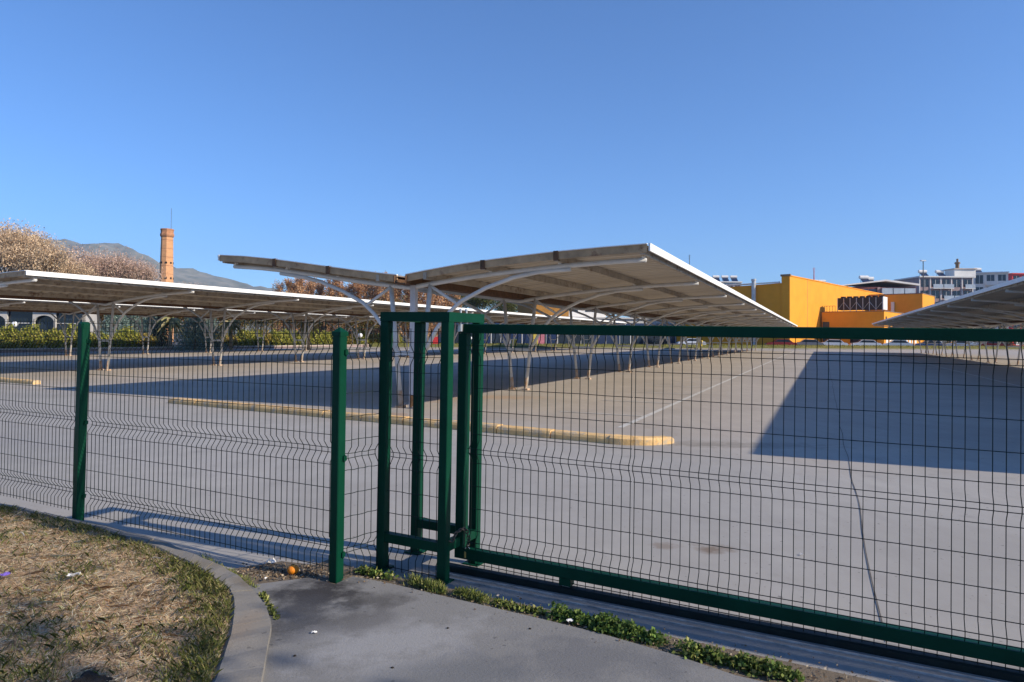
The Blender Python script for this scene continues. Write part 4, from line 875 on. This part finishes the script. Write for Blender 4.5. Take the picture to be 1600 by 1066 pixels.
apartment('cream apartment block at the right above the carport roof', 1522, 1566, 190, 20.0, 6, M['bwhite'], M['bwhite'], nb=3, rz=R(-24))
apartment('grey-green block between the cream block and the red one', 1556, 1590, 215, 22.4, 7, M['bgrey'], None, nb=3)
apartment('red-fronted block at the right picture edge', 1582, 1650, 200, 20.9, 6, M['red'], M['bwhite'], nb=5, slab=M['red'])
apartment('pale block just above the roof edge of the nearest carport', 1112, 1158, 205, 18.2, 6, M['bwhite'], None, nb=4)
apartment('low grey block peeping over the orange building behind its tanks', 1268, 1312, 190, 15.8, 5, M['bgrey'], None, nb=4)
apartment('long pale block closing the skyline between the light mast and the cream block', 1462, 1548, 232, 20.6, 6, M['bgrey'], M['awning'], nb=7)
apartment('low pinkish block left of the light mast behind the orange roofs', 1398, 1446, 205, 16.8, 5, M['bpink'], M['bwhite'], nb=4)
mh = empty('maroon_hall', at(1300, 150)); tag(mh, 'maroon building with a shallow white gable roof behind the cooling unit', 'building')
Wm = at(1432, 150)[0]-at(1300, 150)[0]
MB().box(0, Wm, 0, 14, -.02, 13.0).build('wall', M['maroon'], mh); MB().add([(-.6, -.8, 13.0), (Wm*.62, -.8, 14.6), (Wm+.4, -.8, 13.7), (-.6, 14.5, 13.0), (Wm*.62, 14.5, 14.6), (Wm+.4, 14.5, 13.7), (-.6, -.8, 12.8), (Wm*.62, -.8, 14.25), (Wm+.4, -.8, 13.3), (-.6, 14.5, 12.8), (Wm*.62, 14.5, 14.25), (Wm+.4, 14.5, 13.3)], [(0, 1, 4, 3), (1, 2, 5, 4), (6, 9, 10, 7), (7, 10, 11, 8), (0, 6, 7, 1), (1, 7, 8, 2), (3, 4, 10, 9), (4, 5, 11, 10), (0, 3, 9, 6), (2, 8, 11, 5)]).build('roof', M['bwhite'], mh)
for i in range(4): MB().box(2.2+i*2.0, 3.9+i*2.0, -.06, -.004, 11.0, 12.5).build('window', M['glassb'], mh)
for i in range(3): MB().box(10.6+i*2.5, 12.9+i*2.5, -.9, -.004, 10.6, 12.7).build('awning_panel', M['awning'], mh)
MB().box(9.9, 10.5, -.3, -.004, 0, 12.9).build('pilaster', M['bpink'], mh)
for (px, Y, z, lab) in [(1122, 207, 18.55, 'left solar water heater on the pale block above the nearest carport'), (1136, 207, 18.55, 'middle solar water heater on the pale block above the nearest carport'), (1150, 207, 18.55, 'right solar water heater on the pale block above the nearest carport'),
        (1278, 192, 16.15, 'solar water heater above the left part of the sunny orange wall'), (1290, 192, 16.15, 'solar water heater beside the red aerial over the orange wall'), (1450, 176, 17.55, 'solar water heater next to the light mast'), (1536, 196, 20.35, 'solar water heater on the cream block'), (1477, 176, 17.55, 'solar water heater on the mauve block')]: heater(lab, px, Y, z)
heater('solar water heater on the ridge of the white gable roof', 1358, 156, 14.1); heater('second solar water heater on the white gable roof', 1366, 158, 14.0)
th = empty('roof_house', (at(1492, 176)[0], 176, 17.56)); tag(th, 'rooftop stair house with a dark chimney pot on the mauve block', 'roof house')
MB().box(0, 5.5, 0, 4, 0, 2.2).build('wall', M['bwhite'], th); MB().box(-.2, 5.7, -.3, 4.2, 2.205, 2.45).build('roof_slab', M['stone'], th); MB().lathe([(.45, 2.46), (.45, 3.6), (.65, 3.7), (.65, 4.1), (.25, 4.2), (.25, 5.0)], 8, (1.4, 1)).build('chimney_pot', M['coping'], th)
def mast(name, label, px, Y, h, head=True, z0=0, m=M['metal']):
    o = empty(name, at(px, Y)[:2]+(z0,)); tag(o, label, 'mast')
    MB().lathe([(.16, -.02), (.14, h*.5), (.08, h)], 8).build('pole', m, o)
    if head: hd_ = MB().box(-.55, .55, -.18, .18, h+.01, h+.22).build('lamp_head', M['steelg'], o); MB().box(-.45, .45, -.22, -.185, h+.03, h+.2).build('lamp_lens', M['globe'], hd_)
    else:
        for k in range(4): MB().box(-.5+k*.08, .5-k*.08, -.02, .02, h-.3-k*.35, h-.26-k*.35).build('aerial_rod', m, o)
mast('light_mast', 'tall thin light mast before the mauve apartment block', 1443, 140, 17.6)
mast('aerial_mast', 'thin aerial standing above the roof edge of the nearest carport', 1077, 205, 26.5, False)
mast('aerial_mast', 'red aerial above the sunny orange wall', 1272, 194, 5.6, False, 16.15, M['red'])
# ------------------------------------------------------------------ cars and small things beyond the verge
def car_parts(m):
    side = [(-2.1, .32), (-2.12, .72), (-1.95, .92), (-1.55, .98), (-1.0, 1.40), (.55, 1.44), (1.15, 1.0), (1.9, .88), (2.12, .68), (2.1, .32)]
    body = MB(); body.xprism([(a, b) for a, b in side], -.84, .84); gl = MB()
    for s in (-1, 1): gl.add([(s*.845, -1.35, 1.0), (s*.845, 1.02, 1.02), (s*.845, .50, 1.36), (s*.845, -.95, 1.33)], [(0, 1, 2, 3)])
    gl.add([(-.74, -1.50, 1.03), (.74, -1.50, 1.03), (.68, -1.04, 1.38), (-.68, -1.04, 1.38)], [(0, 1, 2, 3)]).add([(-.74, 1.13, 1.03), (.74, 1.13, 1.03), (.68, .62, 1.405), (-.68, .62, 1.405)], [(0, 1, 2, 3)])
    wh = MB().tube([(-.11, 0, 0), (.11, 0, 0)], .32, 16).mesh('wheel', M['tyre']); hb = MB().tube([(-.125, 0, 0), (.125, 0, 0)], .18, 10).mesh('rim', M['steelg'])
    hl = MB().box(-.14, .14, -.03, .03, -.07, .07)
    return body.mesh('body', m), gl.mesh('windows', M['glassd']), wh, hb, hl.mesh('headlight', M['globe'])
CAR = {}
def car(label, px, Y, c, rz):
    if c not in CAR: CAR[c] = car_parts(M[c])
    b, g, wh, hb, hl = CAR[c]; o = empty('parked_car', at(px, Y)[:2]+(-.03,), rz); tag(o, label, 'car', 'cars parked beyond the verge')
    bo = link('body', b, o); link('windows', g, bo)
    for x in (-.76, .76):
        for y in (-1.35, 1.3): w_ = link('wheel', wh, o, (x, y, .32)); link('rim', hb, w_)
    for x in (-.6, .6): link('headlight', hl, o, (x, 2.1, .66))
for i, (px, Y, c, rz) in enumerate([(1142, 108, 'carw', 1.4), (1182, 106, 'carw', 1.5), (1220, 99.5, 'carr', 1.35), (1262, 101.5, 'carg', 1.3), (1300, 102.5, 'carw', 1.3), (1352, 103, 'carw', 1.3), (1402, 103.5, 'carw', 1.2), (1452, 106, 'carb', 1.2), (1500, 109, 'carw', 1.2), (1552, 112, 'carr', 1.1), (1080, 104, 'carw', 1.5)]):
    car('%s parked car beyond the verge, %s' % ({'carw': 'white', 'carr': 'dark red', 'carg': 'grey', 'carb': 'blue'}[c], ['left of the sunny orange wall', 'left of the white roof end of the nearest carport', 'below the corner of the orange building', 'below the sunny orange wall', 'below the annex door', 'below the annex window', 'below the sunny end of the annex', 'below the tip of the right-hand carport', 'below the mauve apartment block', 'at the far right under the carport', 'before the shopfront glass'][i]), px, Y, c, rz)
def bin_(label, px, Y):
    o = empty('litter_bin', at(px, Y)); tag(o, label, 'bin', 'yellow litter bins on the verge'); MB().lathe([(.05, 0), (.05, .35), (.26, .40), (.32, 1.0), (.34, 1.0), (.34, 1.06)], 12).build('bucket', M['bin'], o); MB().lathe([(.36, 1.065), (.30, 1.15), (.05, 1.2)], 12).build('lid', M['bin'], o)
bin_('yellow litter bin on the verge beyond the second carport frame', 804, 80); bin_('yellow litter bin on the verge before the shopfront end', 1094, 88)
sg = empty('red_sign', at(681, 78)); tag(sg, 'small red sign on a post, seen between the gate tower posts', 'sign'); MB().lathe([(.03, 0), (.03, .55)], 6).build('post', M['metal'], sg); MB().bbox(-.34, .34, -.03, .03, .55, 1.35, .02).build('sign_board', M['red'], sg)
for px, m, lab in ((836, 'bin', 'tall orange banner stand before the shopfront'), (846, 'pinkp', 'tall pink banner stand before the shopfront')):
    b = empty('banner_stand', at(px, 97)); tag(b, lab, 'banner'); MB().box(-.45, .45, -.02, .02, .12, 2.0).build('banner', M[m], b); MB().box(-.5, .5, -.15, .15, -.02, .115).build('foot', M['metal'], b)
# ------------------------------------------------------------------ air
mb = MB(); mb.box(-3900, 3900, -3900, 3900, -1.2, 470); hz_ = mb.build('haze', [], None)
hm = bpy.data.materials.new('haze'); hm.use_nodes = True; hn = hm.node_tree; hn.nodes.remove(hn.nodes['Principled BSDF']); pv_ = hn.nodes.new('ShaderNodeVolumePrincipled')
pv_.inputs['Color'].default_value = (.50, .72, 1, 1); pv_.inputs['Density'].default_value = .00017; pv_.inputs['Anisotropy'].default_value = .1
hn.links.new(pv_.outputs[0], hn.nodes['Material Output'].inputs['Volume']); hz_.data.materials.append(hm); tag(hz_, 'thin pale air over the whole place', 'haze', kind='stuff')
